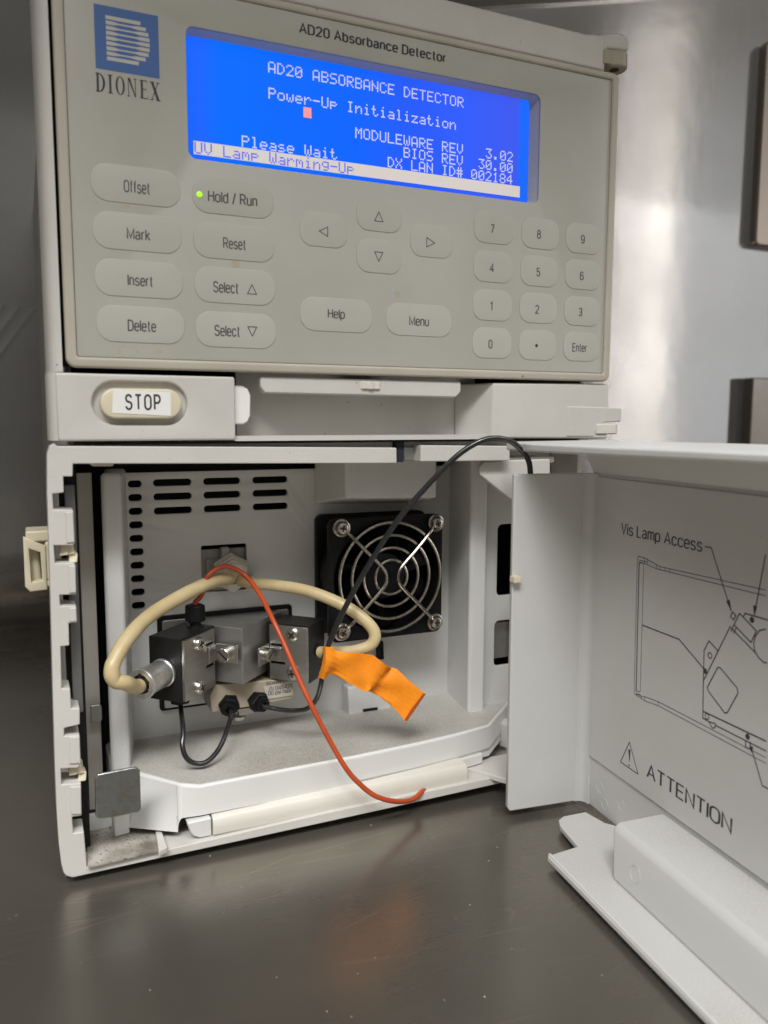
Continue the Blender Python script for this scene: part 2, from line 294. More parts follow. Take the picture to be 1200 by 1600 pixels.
# narrow sans-serif lettering drawn as strokes: character -> (width, [(points, closed)])
def _g():
    o = {}
    def G(ch, w_, *st): o[ch] = (w_, [(p[0], True) if isinstance(p, tuple) else (p, False) for p in st])
    bowl = (stad(0, 38, 0, 74),)
    G('A', 52, [(0, 0), (26, 100), (52, 0)], [(8, 32), (44, 32)])
    G('D', 47, ([(0, 0), (0, 100)]+arc(21, 70, 26, 30, 90, 0)+arc(21, 30, 26, 30, 0, -90),))
    G('E', 42, [(42, 0), (0, 0), (0, 100), (42, 100)], [(0, 53), (38, 53)])
    G('H', 46, [(0, 0), (0, 100)], [(46, 0), (46, 100)], [(0, 53), (46, 53)]); G('I', 0, [(0, 0), (0, 100)])
    G('L', 38, [(0, 100), (0, 0), (38, 0)]); G('M', 60, [(0, 0), (0, 100), (30, 12), (60, 100), (60, 0)]); G('N', 47, [(0, 0), (0, 100), (47, 0), (47, 100)])
    G('O', 50, (stad(0, 50, 0, 100),)); G('P', 46, [(0, 0), (0, 100)]+arc(24, 73, 22, 27, 90, -90)+[(0, 46)])
    G('R', 48, [(0, 0), (0, 100)]+arc(24, 74, 22, 26, 90, -90)+[(0, 48)], [(26, 48), (47, 0)])
    G('S', 48, arc(24, 75, 22, 25, 12, 235)+arc(24, 26, 24, 26, 55, -168)); G('T', 48, [(0, 100), (48, 100)], [(24, 0), (24, 100)]); G('V', 50, [(0, 100), (25, 0), (50, 100)])
    G('C', 50, arc(25, 68, 25, 32, 20, 180)+arc(25, 32, 25, 32, 180, 340))
    G('a', 38, arc(19, 54, 16, 20, 165, 0)+[(35, 12), (38, 0)], [(35, 44), (22, 40)]+arc(17, 20, 17, 20, 90, 270)+[(28, 5), (35, 18)])
    G('b', 38, [(0, 0), (0, 100)], bowl); G('c', 38, arc(19, 50, 19, 24, 15, 180)+arc(19, 24, 19, 24, 180, 345)); G('d', 38, [(38, 0), (38, 100)], bowl)
    G('e', 38, [(0, 39), (38, 39)]+arc(19, 52, 19, 22, 0, 180)+arc(19, 22, 19, 22, 180, 335)); G('f', 22, [(9, 0), (9, 82)]+arc(21, 82, 12, 17, 180, 85), [(0, 72), (20, 72)])
    G('i', 0, [(0, 0), (0, 74)], [(0, 90), (0, 102)]); G('k', 36, [(0, 0), (0, 100)], [(33, 74), (1, 32)], [(11, 45), (36, 0)]); G('l', 0, [(0, 0), (0, 100)])
    G('m', 56, [(0, 0), (0, 74)], [(0, 50)]+arc(14, 52, 14, 22, 180, 0)+[(28, 0)], [(28, 50)]+arc(42, 52, 14, 22, 180, 0)+[(56, 0)])
    G('n', 36, [(0, 0), (0, 74)], [(0, 50)]+arc(18, 52, 18, 22, 180, 0)+[(36, 0)]); G('o', 40, (stad(0, 40, 0, 74),)); G('p', 38, [(0, -26), (0, 74)], bowl)
    G('r', 20, [(0, 0), (0, 74)], [(0, 48)]+arc(19, 50, 19, 23, 180, 85)); G('s', 36, arc(18, 55, 16, 19, 15, 235)+arc(18, 19, 18, 19, 55, -165))
    G('t', 22, [(9, 96), (9, 14)]+arc(20, 14, 11, 14, 180, 285), [(0, 72), (22, 72)]); G('u', 36, [(0, 74), (0, 20)]+arc(18, 20, 18, 20, 180, 360)+[(36, 74)], [(36, 74), (36, 0)])
    G('x', 38, [(0, 74), (38, 0)], [(38, 74), (0, 0)]); G('/', 26, [(0, -6), (26, 106)]); G('v', 38, [(0, 74), (19, 0), (38, 74)])
    G('0', 42, (stad(0, 42, 0, 100),)); G('1', 18, [(0, 80), (18, 99), (18, 0)]); G('2', 44, arc(22, 73, 21, 27, 170, -38)+[(0, 0), (44, 0)])
    G('3', 44, arc(21, 76, 19, 24, 165, -85)+arc(21, 27, 22, 27, 85, -165)); G('4', 46, [(34, 0), (34, 100), (0, 30), (46, 30)])
    G('5', 43, [(39, 100), (6, 100), (3, 50)]+arc(21, 33, 22, 33, 125, -160)); G('6', 43, arc(22, 73, 20, 27, 20, 180)+[(1, 32)], (stad(1, 43, 0, 62),))
    G('7', 42, [(0, 100), (42, 100), (15, 0)]); G('8', 43, (stad(3, 40, 54, 100),), (stad(0, 43, 0, 54),)); G('9', 43, arc(21, 27, 20, 27, 200, 360)+[(42, 68)], (stad(0, 42, 38, 100),))
    G('\u2022', 10, (arc(5, 5, 4, 4, 0, 330, 11),)); return o
GLY = _g()
def text_bm(s, cx, cz, w_, h_, place, wt=13, gap=17):
    """lettering fitted into the box centred at cx, cz; wt = stroke weight in % of the capital height"""
    L = []; x = 0
    for ch in s:
        if ch == ' ': x += 30; continue
        gw, st = GLY[ch]
        for pts, cl in st: L.append(([(x+a, b) for a, b in pts], cl))
        x += gw+wt+gap-13
    A_ = [p for pts, _ in L for p in pts]; h = wt/2
    x0, x1 = min(p[0] for p in A_)-h, max(p[0] for p in A_)+h; y0, y1 = min(p[1] for p in A_)-h*.6, max(p[1] for p in A_)+h*.6
    bm = bmesh.new(); q = 0
    for pts, cl in L:
        q += 1; P_ = [Vector(p) for p in pts]; n = len(P_); lo = []; hi = []
        for i in range(n):
            a = P_[i-1] if (i > 0 or cl) else None; b = P_[(i+1) % n] if (i < n-1 or cl) else None
            d0 = (P_[i]-a).normalized() if a is not None and (P_[i]-a).length > 1e-6 else None
            d1 = (b-P_[i]).normalized() if b is not None and (b-P_[i]).length > 1e-6 else None
            if d0 is None: d0 = d1
            if d1 is None: d1 = d0
            n0 = Vector((-d0.y, d0.x)); n1 = Vector((-d1.y, d1.x)); m_ = (n0+n1)
            m_ = m_.normalized() if m_.length > 1e-4 else n0
            k = h/max(.42, m_.dot(n0)); lo.append(P_[i]-m_*k); hi.append(P_[i]+m_*k)
        f = lambda p: Vector(place(cx+((p.x-x0)/(x1-x0)-.5)*w_, cz+((p.y-y0)/(y1-y0)-.5)*h_, -.0008*(q % 7)))
        A = [bm.verts.new(f(p)) for p in lo]; B = [bm.verts.new(f(p)) for p in hi]
        for i in range(n if cl else n-1):
            j = (i+1) % n
            try: bm.faces.new((A[i], A[j], B[j], B[i]))
            except ValueError: pass
    return bm
def text(name, s, q, place, m, parent, wt=13, loc=None, gap=17):
    cx, cz, w_, h_ = q
    return finish(text_bm(s, cx, cz, w_, h_, place, wt, gap), name, m, parent, loc=loc)
def stroke(bm, pts, wd, place, closed=False):
    """a printed line of width wd through pts (u, v)"""
    n = len(pts); seg = list(range(n if closed else n-1))
    for i in seg:
        a = Vector(pts[i]+(0,)) if len(pts[i]) == 2 else Vector(pts[i]); b = Vector(tuple(pts[(i+1) % n][:2])+(0,)); a.z = 0
        d = b-a
        if d.length < 1e-6: continue
        d.normalize(); q = Vector((-d.y, d.x, 0))*wd/2; a2 = a-d*wd*.4; b2 = b+d*wd*.4
        add(bm, [Vector(place(p.x, p.y, -.0006*(i % 5))) for p in (a2-q, b2-q, b2+q, a2+q)], [(0, 1, 2, 3)])

# ------------------------------------------------------------------ setting: bench top and steel splash wall
bm = new(); box(bm, -1500, 2500, -900, 402, -30, 0)
o = finish(bm, 'bench_top', TABLE, None); o['kind'] = 'structure'
bm = new()
nx, nz = 90, 24
grid = [[bm.verts.new((-1500+4000*i/nx, 400+.8*math.sin(i*.5+.9*math.sin(j*.45)), -5+1500*j/nz)) for j in range(nz+1)] for i in range(nx+1)]
for i in range(nx):
    for j in range(nz): bm.faces.new((grid[i][j], grid[i+1][j], grid[i+1][j+1], grid[i][j+1]))
bmesh.ops.solidify(bm, geom=bm.faces[:], thickness=3)
o = finish(bm, 'splash_wall', WALL, None, sharp=60); o['kind'] = 'structure'

bm = new(); slab(bm, [(318.6, 516.2), (423.5, 541.6), (561.9, 574.7), (655.2, 597.7)]+[(900, 800), (0, 800)], 396.5, 399.5)
o = finish(bm, 'upper_wall_sheet', WALL, None, bevel=.5); o['kind'] = 'structure'
# steel sheet added out of view above the instrument: it shades the top of the panel
bm = new(); box(bm, -1500, 2500, -315, 399, 620, 626)
o = finish(bm, 'shade_sheet', WALL, None, bevel=1); o['kind'] = 'structure'

# things on the wall, right edge of the picture
bm = new(); slab(bm, rrect(737, 353, 860, 566, 8), 388, 398)
o = finish(bm, 'wall_panel', DARKST, None, bevel=3, seg=3, loc=(790, 398, 352))
o['label'] = 'rounded brownish steel cover plate on the steel wall at the upper right edge'; o['category'] = 'cover plate'
bm = new(); box(bm, 740, 900, 384, 398, 0, 209)
o = finish(bm, 'steel_box', DARKST2, None, bevel=2, loc=(815, 370, 0))
o['label'] = 'dull brown steel box standing against the wall behind the open door'; o['category'] = 'box'

# ------------------------------------------------------------------ the instrument
DET = thing('absorbance_detector', 'off-white bench instrument with glowing blue display, membrane keypad and its lower bay standing open', 'detector', (112, 200, 0))
# cabinet: side skin, back and roof
bm = new()
box(bm, 7, 9, 14, 398, 4.5, 315); box(bm, 222.6, 225, 16, 398, 4.5, 319); box(bm, 9, 222.6, 70, 396, 312, 315); box(bm, 9, 222.6, 393, 396, 4.5, 316)
finish(bm, 'cabinet', PLAS, DET, bevel=.6)
bm = new(); box(bm, 9.2, 222.4, 70, 392, 4.8, 315.8)
finish(bm, 'dark_interior', VOID, DET)
for fx in (18, 205):
    for fy in (28, 370):
        bm = new(); lathe(bm, (fx, fy, 0), (0, 0, 1), [(0, 7), (4.6, 8)], 20); finish(bm, 'foot', BLK, DET)

# upper housing round the control panel
up = new()
slab(up, [(6.2, 303.4), (218, 303.4), (218, 317.6), (209, 316.4), (120, 316.8), (1.2, 317), (1.2, 303.4)], .5, 15)
uh = finish(up, 'upper_housing', PLAS, DET, bevel=1.2, seg=3)
bm = new(); flat(bm, [(5.7, .3), (4.6, .4), (3.2, 1.2), (2.2, 2.6), (1.6, 4.6), (1.2, 7.5), (1.0, 15), (5.7, 15)], 175.4, 303.4); finish(bm, 'left_pillar', PLAS, DET)
bm = new(); box(bm, 66, 168, 15.2, 17, 152.8, 180); box(bm, 62, 168, 2, 15.2, 152.6, 154.4); finish(bm, 'recess_panel', PLAS, DET)
bm = new(); box(bm, 6, 224, 7, 16, 178, 303); finish(bm, 'panel_gap_black', VOID, DET)  # black block put behind the panel so its gaps look dark
# lug at the top right with its hinge pin
def ellipse_arm(cx, cy, r, x0, n=14):
    o = [(x0, cy-r*1.0)]
    for k in range(n+1):
        a = math.radians(-90+180*k/n); o.append((cx+r*math.cos(a), cy+r*math.sin(a)))
    return o+[(x0, cy+r)]
bm = new()
slab(bm, [(205, 304), (219.6, 303.2), (220.6, 312.6), (231.9, 313.6), (232.3, 317.2), (230.6, 320), (226, 320.6), (219.4, 318.8), (213, 316.8), (205, 316.2)], 1.2, 12)
finish(bm, 'hinge_lug', PLAS, DET, bevel=1.6, seg=3)
bm = new(); lathe(bm, (226.2, 4.2, 306.2), (0, 0, 1), [(0, 5.0), (.5, 5.5), (5.6, 5.5), (6.2, 5.0)], 36); flat(bm, [(218.5, .8), (226.2, -.6), (226.2, 9), (218.5, 9)], 306.8, 312.2); finish(bm, 'hinge_pin', PINM, DET)
bm = new(); lathe(bm, (226, 3.4, 306.3), (0, 0, 1), [(-.2, 2.0), (.6, 2.0)], 18); finish(bm, 'pin_bore', mat('rust', (.09, .02, .012, 1), .6), DET)

# STOP box (lower left of the upper housing)
stop_out = rrect(3.4, 153, 62, 175.2, 1.0, 4)
bm = new(); flat(bm, [(3.8, .8), (2.4, 1.6), (1.3, 3.2), (.8, 5.6), (.6, 15), (5, 15), (5, .8)], 153.2, 175.3); finish(bm, 'left_pillar', PLAS, DET)
recess = rrect(14.3, 158.4, 45.2, 172.8, 7.2, 10)
plate('stop_box', [stop_out, recess], front(0), 15, PLAS, DET, bev=.8, res=3)
plate('button_well', [rrect(13, 157, 46.5, 174.4, 7.6, 10)], front(2.2), 1, PLAS, DET)
bm = new()
for k, (ins, yy) in enumerate(((0, 2.1), (0, -1.0), (.5, -1.7), (1.3, -2.0))):
    pass
btn = plate('stop_button', [rrect(16.6, 160.4, 43, 170.4, 5, 10)], front(-2.2), 4, CREAM, DET, bev=.8, res=3)
st = [(20.8, 169.9), (39.4, 169.3), (39.2, 161.4), (20.2, 162.3)]
bm = new(); slab(bm, st, -2.35, -2.22); sl = finish(bm, 'stop_label', LABEL, btn)
text('button_word', 'STOP', (30.2, 165.9, 11.6, 5.1), front(-2.42), INK, btn, wt=15, gap=30)

# right box under the panel, slanted inner flank, hinge lug
bm = new()
ro = [(167.5, 153), (226, 152.6), (226, 176), (168, 175.2)]
hexa(bm, [(167.5, 0, 153), (226, 0, 152.4), (226, 15, 152.4), (158, 15, 153), (168, 0, 175.3), (226, 0, 176.2), (226, 15, 176.2), (158, 15, 175.3)])
finish(bm, 'hinge_side_box', PLAS, DET, bevel=.9, seg=3)
bm = new()
slab(bm, [(204, 166.4), (232.4, 165.9), (233.3, 165), (233.3, 159.8), (224, 159.4), (220.5, 157.5), (218.6, 153.3), (204, 153.4)], -.3, 9)
finish(bm, 'hinge_lug', PLAS, DET, bevel=.9, seg=3)
bm = new(); flat(bm, ellipse_arm(228.2, 4.2, 5, 219.5), 154.4, 158.9); finish(bm, 'hinge_pin', BAR, DET, bevel=.6)

# pull plate and thumbwheel below the panel, white tongue beside the STOP box
bm = new(); slab(bm, [(71.2, 175.6), (71.4, 171.7), (73.0, 169.7), (151.0, 169.2), (153.3, 171.5), (153.2, 175.5)], .6, 6)
finish(bm, 'pull_plate', PLAS, DET, bevel=.7)
bm = new(); n = 36; pts = []
for k in range(n):
    a = 2*math.pi*k/n; r = 9.6 if k % 2 else 8.9; pts.append((114.0+r*math.cos(a), 8.6+r*math.sin(a)))
flat(bm, pts, 171.8, 174.6); finish(bm, 'contrast_wheel', BAR, DET, bevel=.3)
bm = new(); slab(bm, [(60, 158.5), (65.5, 158.5), (67.2, 159.5), (68.2, 161.6), (68.4, 169), (67.4, 171.2), (65.6, 172.3), (60, 172.4)], 3, 6)
finish(bm, 'white_tongue', LABEL, DET, bevel=.7, seg=3)

# control panel: rim, membrane with the window cut out
pan_out = rrect(6.7, 176.9, 225.0, 302.6, 3.2, 6)
memb_out = rrect(10.1, 180.3, 221.8, 300.1, .6, 2)
plate('control_panel', [pan_out, memb_out], front(-1.6), 4.6, RIM, DET, bev=.9, res=3)
win = rrect(47.5, 247.0, 187.0, 288.8, 2.8, 6)
cp = plate('membrane', [rrect(10.2, 180.4, 221.7, 300.0, .6, 2), win], front(-.6), .8, MEMB, DET, bev=.25, res=1)
# walls of the display recess
bm = new(); wi = rrect(47.5, 247.0, 187.0, 288.8, 2.8, 6); n = len(wi)
wi2 = rrect(48.6, 248.2, 185.4, 288.2, 1.6, 6)
add(bm, [(x, .2, z) for x, z in wi]+[(x, 5.1, z) for x, z in wi2], [(i, (i+1) % n, n+(i+1) % n, n+i) for i in range(n)])
finish(bm, 'display_surround', MEMB, DET)
disp = plate('display', [rrect(48.0, 247.6, 186, 288.8, 1.5, 6)], front(5), .6, LCDB, DET)
# 5 x 7 dot characters
F5 = dict(A='7E1111117E', B='7F49494936', C='3E41414122', D='7F4141221C', E='7F49494941', I='00417F4100', L='7F40404040', M='7F020C027F', N='7F0408107F',
    O='3E4141413E', P='7F09090906', R='7F09192946', S='4649494931', T='01017F0101', U='3F4040403F', V='1F2040201F', W='3F4038403F', X='6314081463',
    a='2054545478', e='3854545418', g='0C5252523E', i='00447D4000', l='00417F4000', m='7C04180478', n='7C08040478', o='3844444438', p='7C14141408',
    r='7C08040408', s='4854545420', t='043F444020', w='3C4030403C', z='4464544C44')
F5.update({'0': '3E5149453E', '1': '00427F4000', '2': '4261514946', '3': '2141454B31', '4': '1814127F10', '8': '3649494936', '#': '147F147F14', '-': '0808080808', '.': '0060600000'})
CW, RH, X0, Z0 = 3.28, 4.36, 50.35, 285.05
def dots(bm, s, row, col, y):
    for i, ch in enumerate(s):
        if ch == ' ': continue
        h = F5[ch]
        for c in range(5):
            bits = int(h[2*c:2*c+2], 16)
            for r in range(7):
                if bits >> r & 1:
                    x = X0+(col+i)*CW+(c+.5)*CW/6; z = Z0-row*RH-(r+.6)*RH/8
                    add(bm, [(x, y, z), (x+.5, y, z), (x+.5, y, z-.5), (x, y, z-.5)], [(0, 1, 2, 3)])
bm = new()
for s, r, c in (('AD20 ABSORBANCE DETECTOR', 0, 8), ('Power-Up Initialization', 2, 8), ('MODULEWARE REV', 4, 18), ('3.02', 4, 35), ('BIOS REV', 5, 24), ('30.00', 5, 34),
                ('Please Wait', 6, 5), ('DX LAN ID#', 6, 22), ('002184', 6, 33)):
    dots(bm, s, r, c, 4.9)
finish(bm, 'screen_text', LCDT, disp)
bm = new(); slab(bm, [(50.35, Z0-8*RH), (181.6, Z0-8*RH), (181.6, Z0-7*RH), (50.35, Z0-7*RH)], 4.92, 4.96); finish(bm, 'status_bar', LCDW, disp)
bm = new(); dots(bm, 'UV Lamp Warming-Up', 7, 0, 4.88); finish(bm, 'status_text', LCDD, disp)
bm = new(); slab(bm, [(X0+12*CW, 267.9), (X0+13*CW-.3, 267.9), (X0+13*CW-.3, 271.4), (X0+12*CW, 271.4)], 4.9, 4.95); finish(bm, 'cursor', LCDR, disp)

MY = -.6          # membrane front
# keys
def key(cx, cz, w_, h_, legend=None, extra=None, rad=4.6, slump=0):
    k = plate('key', [rrect(cx-w_/2, cz-h_/2, cx+w_/2, cz+h_/2, rad, 8)], front(MY-.22), .3, KEYM, DET, bev=.14, res=3)
    if legend: text('legend', legend[0], legend[1], front(MY-.27), INKG, k, wt=14)
    if extra:
        bm = new(); stroke(bm, extra, .32, front(MY-.27), closed=True); finish(bm, 'arrow', INKG, k)
    return k
def tri(q, d):
    cx, cz, w_, h_ = q; a, b = w_/2, h_/2
    return {'u': [(cx-a, cz-b), (cx+a, cz-b), (cx, cz+b)], 'd': [(cx-a, cz+b), (cx+a, cz+b), (cx, cz-b)], 'l': [(cx+a, cz+b), (cx+a, cz-b), (cx-a, cz)], 'r': [(cx-a, cz+b), (cx-a, cz-b), (cx+a, cz)]}[d]
R5 = 5.2
key(30.4, 236.1, 28.2, 11.8, ('Offset', (30.5, 235.5, 8.3, 3.8)), rad=R5)
key(30.4, 221.2, 28.2, 11.8, ('Mark', (30.6, 220.6, 7.6, 3.5)), rad=R5)
key(30.5, 206.3, 28.2, 11.8, ('Insert', (30.7, 205.8, 8.2, 3.5)), rad=R5)
key(30.6, 191.5, 28.2, 11.8, ('Delete', (30.8, 191.1, 9.2, 3.6)), rad=R5)
hk = key(62.5, 235.8, 28.2, 12, ('Hold / Run', (62.2, 235.4, 17.1, 4.0)), rad=R5)
key(62.6, 221.0, 28.2, 12, ('Reset', (62.5, 220.4, 8.0, 3.6)), rad=R5)
key(62.6, 206.2, 28.2, 12, ('Select', (59.2, 205.5, 8.9, 3.7)), tri((68.4, 205.5, 3.2, 3.2), 'u'), rad=R5)
key(62.7, 191.2, 28.2, 12, ('Select', (59.4, 190.8, 9.0, 3.7)), tri((68.3, 191.0, 3.2, 3.2), 'd'), rad=R5)
key(95.1, 228.2, 18.1, 12, None, tri((95.0, 227.6, 3.2, 3.3), 'l'))
key(117, 235.6, 18.1, 12, None, tri((116.7, 234.9, 3.4, 3.3), 'u'))
key(117, 220.6, 18.1, 12, None, tri((116.7, 220.5, 3.4, 3.3), 'd'))
key(138.8, 228.1, 18.1, 12, None, tri((138.3, 227.5, 3.4, 3.5), 'r'))
key(100.0, 198.4, 28, 12, ('Help', (99.8, 198.4, 6.7, 4.1)), rad=R5)
key(133.8, 198.3, 28, 12, ('Menu', (133.6, 197.9, 8.5, 3.5)), rad=R5)
for s, cx, cz, q in (('7', 166.3, 235.6, (165.5, 235.2, 1.9, 3.3)), ('8', 188.2, 235.4, (187.4, 235.1, 2.0, 3.4)), ('9', 209.9, 235.4, (209.2, 235.1, 2.0, 3.3)),
                     ('4', 166.3, 220.7, (165.6, 220.2, 2.1, 3.3)), ('5', 188.1, 220.6, (187.5, 220.2, 2.0, 3.3)), ('6', 209.9, 220.8, (209.2, 220.3, 2.0, 3.4)),
                     ('1', 166.3, 205.8, (165.6, 205.4, 1.1, 3.4)), ('2', 188.1, 205.9, (187.4, 205.4, 2.0, 3.4)), ('3', 210, 205.9, (209.1, 205.5, 2.0, 3.4)),
                     ('0', 166.3, 191, (165.5, 190.5, 1.9, 3.4)), ('\u2022', 188.1, 191, (187.5, 190.8, 1.3, 1.1)), ('Enter', 210.1, 191.2, (209.2, 190.8, 7.6, 3.4))):
    key(cx, cz, 18.1, 12, (s, q))
bm = new(); lathe(bm, (50.8, -0.9, 235.5), (0, -1, 0), [(0, .95), (.25, .85), (.4, .5)], 20); finish(bm, 'green_light', LED, hk)

# printed titles and the logo
text('title', 'AD20 Absorbance Detector', (115.4, 295.2, 57.9, 3.3), front(MY-.05), INK, cp, wt=17)
LX0, LX1, LZ0, LZ1 = 17.3, 39.9, 274.2, 296.9
LG = [(19.2, 289.6), (38.8, 290.0), (38.7, 270.7), (18.9, 270.4)]
lx0, lx1 = (LG[0][0]+LG[3][0])/2, (LG[1][0]+LG[2][0])/2; lz1, lz0 = (LG[0][1]+LG[1][1])/2, (LG[2][1]+LG[3][1])/2
logo = plate('logo', [[(lx0, lz0), (lx1, lz0), (lx1, lz1), (lx0, lz1)]], front(MY-.06), .05, BLUE, DET)
bm = new()
dw, dh = (lx1-lx0)*.68, (lz1-lz0)*.72; dx, dz = lx0+(lx1-lx0)*.175, lz0+(lz1-lz0)*.155
def dedge(t):      # outer right edge of the D at height t 0..1
    a = abs(t-.5)*2; return dw*(.52+.48*math.sqrt(max(0, 1-a**2.6)))
NS = 9
for i in range(NS):
    t0 = i/NS; t1 = (i+.72)/NS; tm = (t0+t1)/2; xr = dedge(tm)
    fl = lambda x0, x1, ta, tb: add(bm, [(dx+x0, MY-.13, dz+ta*dh), (dx+x1, MY-.13, dz+ta*dh), (dx+x1, MY-.13, dz+tb*dh), (dx+x0, MY-.13, dz+tb*dh)], [(0, 1, 2, 3)])
    if i in (0, NS-1): fl(0, xr, t0, t1)
    else:
        hx = dw*.16+.0; fl(0, hx, t0, t1); fl(xr-dw*.2, xr, t0, t1); fl(hx, xr-dw*.2, tm-.018, tm+.018)
        for s_ in (0, 1):       # tapering inner ends
            xa = hx if s_ == 0 else xr-dw*.2; xb = hx+dw*.12 if s_ == 0 else xr-dw*.32
            add(bm, [(dx+xa, MY-.131, dz+t0*dh), (dx+xb, MY-.131, dz+(tm-.02)*dh), (dx+xb, MY-.131, dz+(tm+.02)*dh), (dx+xa, MY-.131, dz+t1*dh)], [(0, 1, 2, 3)])
finish(bm, 'logo_mark', PALE, logo)
# serif word mark, letters drawn from strokes
def serif_word(q, place):
    cx, cz, W_, H_ = q; bm = new(); x = cx-W_/2; z = cz-H_/2
    def R(a, b, c, d, sh=0): add(bm, [place(x+u*W_/100, z+v*H_, 0) for u, v in ((a, b), (c, b), (c, d), (a, d))], [(0, 1, 2, 3)])
    def P(pts): add(bm, [place(x+u*W_/100, z+v*H_, 0) for u, v in pts], [tuple(range(len(pts)))])
    def bowl(cx_, rx, r2, a0, a1, n=16):
        for k in range(n):
            t0 = math.radians(a0+(a1-a0)*k/n); t1 = math.radians(a0+(a1-a0)*(k+1)/n)
            P([(cx_+rx*math.cos(t0), .5+.5*math.sin(t0)), (cx_+rx*math.cos(t1), .5+.5*math.sin(t1)), (cx_+r2*math.cos(t1), .5+.455*math.sin(t1)), (cx_+r2*math.cos(t0), .5+.455*math.sin(t0))])
    s = .05
    R(1.5, 0, 5, 1); R(0, 0, 7, s); R(0, 1-s, 7, 1); bowl(5, 9.5, 5.8, -90, 90)          # D
    R(20.5, 0, 24, 1); R(18.8, 0, 25.8, s); R(18.8, 1-s, 25.8, 1)                        # I
    bowl(37.5, 7.2, 3.9, 0, 360, 28)                                                   # O
    R(49.6, 0, 50.8, 1); R(60.5, 0, 61.7, 1); P([(49.2, 1), (53, 1), (61.7, 0), (60.2, 0)]); R(48.2, 0, 52.4, s); R(58.7, 1-s, 63.2, 1)     # N
    R(69.5, 0, 73, 1); R(68, 0, 79.8, s); R(68, 1-s, 79.5, 1); R(73, .48, 77.5, .53); P([(79.8, 0), (80.3, .25), (79.2, .05)]); P([(79.5, 1), (79.8, .77), (78.6, .95)]); P([(77.5, .38), (78, .38), (78, .63), (77.5, .63)])   # E
    P([(85.5, 1), (89.5, 1), (99.3, 0), (95, 0)]); P([(96.6, 1), (97.8, 1), (87.2, 0), (86, 0)]); R(84, 1-s, 91, 1); R(94.5, 1-s, 99.5, 1); R(84, 0, 89.3, s); R(93.5, 0, 100.6, s)   # X
    return bm
finish(serif_word((28.8, 266.4, 19.9, 5.7), front(MY-.06)), 'word_mark', INK, cp)
# old yellow stains on the membrane
STAIN = mat('yellow_stain', (.39, .345, .24, 1), .35, col2=(.415, .385, .30, 1), nscale=300)
def blot(cx, cz, rx, rz, ring=None, yy=MY-.012):
    n = 26; o = [(cx+rx*math.cos(2*math.pi*k/n)*(1+.12*math.sin(k*2.3+cx)), cz+rz*math.sin(2*math.pi*k/n)*(1+.12*math.cos(k*1.7+cz))) for k in range(n)]
    lp = [o]
    if ring: lp.append([(cx+(a-cx)*ring, cz+(b-cz)*ring) for a, b in o])
    plate('stain', lp, front(yy), .01, STAIN, cp)
blot(*(26.1, 182.6), 3.0, 2.0, .86)
blot(*(26.7, 229.0), 1.5, .7); blot(*(36.0, 182.8), 1.4, .9); blot(*(62.8, 213.8), 1.6, 1.4); blot(*(124.3, 207.4), 1.2, 1.3); blot(*(16.7, 189.9), .6, 1.0)

# ------------------------------------------------------------------ lower bay frame
fr = [(2.8, 151.5), (124.8, 149.6), (124.9, 143.6), (7.6, 145.6), (7.4, 141.4), (4.5, 141.5), (4.5, 136.2), (1.0, 135.9), (1.1, 130.8), (7.2, 130.3), (7.3, 119.3), (6.5, 118.5), (0.7, 118.9), (0.9, 112.9), (6.7, 112.7), (7.2, 111.7), (7.0, 101.9), (1.8, 102.2), (1.9, 98.5), (6.9, 98.0), (7.0, 92.3), (4.3, 92.4), (4.2, 84.7), (1.5, 84.7), (1.3, 70.3), (3.9, 69.8), (4.0, 63.0), (6.7, 62.6), (6.5, 56.9), (1.5, 56.4), (1.4, 53.7), (6.3, 53.2), (6.3, 42.9), (5.3, 41.7), (-0.1, 42.4), (-0.1, 36.8), (6.1, 36.1), (5.9, 24.4), (2.8, 24.6), (3.0, 18.7), (6.4, 18.5), (6.9, 5.5), (31.7, 5.8), (97.9, 7.5), (167.7, 8.0), (177.3, 8.0), (178.1, 4.7), (119.9, 3.8), (67.0, 3.3), (31.6, 3.1), (2.2, 2.7)]+[(1.2, 3.2), (.1, 3.9), (-.7, 5.2), (-1.3, 8.5), (-1.8, 16), (-2.0, 28), (-1.9, 45), (-1.5, 72), (-1.1, 95), (-.8, 115), (-.6, 136), (-.1, 149), (.7, 151.4), (2.2, 152.5)]
bm = new(); slab(bm, fr, 0, 11); finish(bm, 'bay_frame', PLAS, DET, bevel=.4, seg=2)
# raised pads on the left post
for lst in ([(4.8, 129.9), (7.0, 129.8), (7.1, 119.7), (4.6, 119.5)], [(4.9, 111.9), (7.1, 111.8), (7.0, 102.7), (4.8, 102.7)], [(2.9, 53.2), (6.2, 52.7), (6.2, 43.4), (2.6, 43.8)], [(2.6, 35.6), (6.0, 35.2), (5.8, 25.3), (2.5, 25.8)], [(4.6, 97.5), (6.8, 97.5), (6.8, 92.9), (4.6, 92.9)]):
    bm = new(); slab(bm, lst, -.55, 1); finish(bm, 'pad', PLAS, DET, bevel=.3)
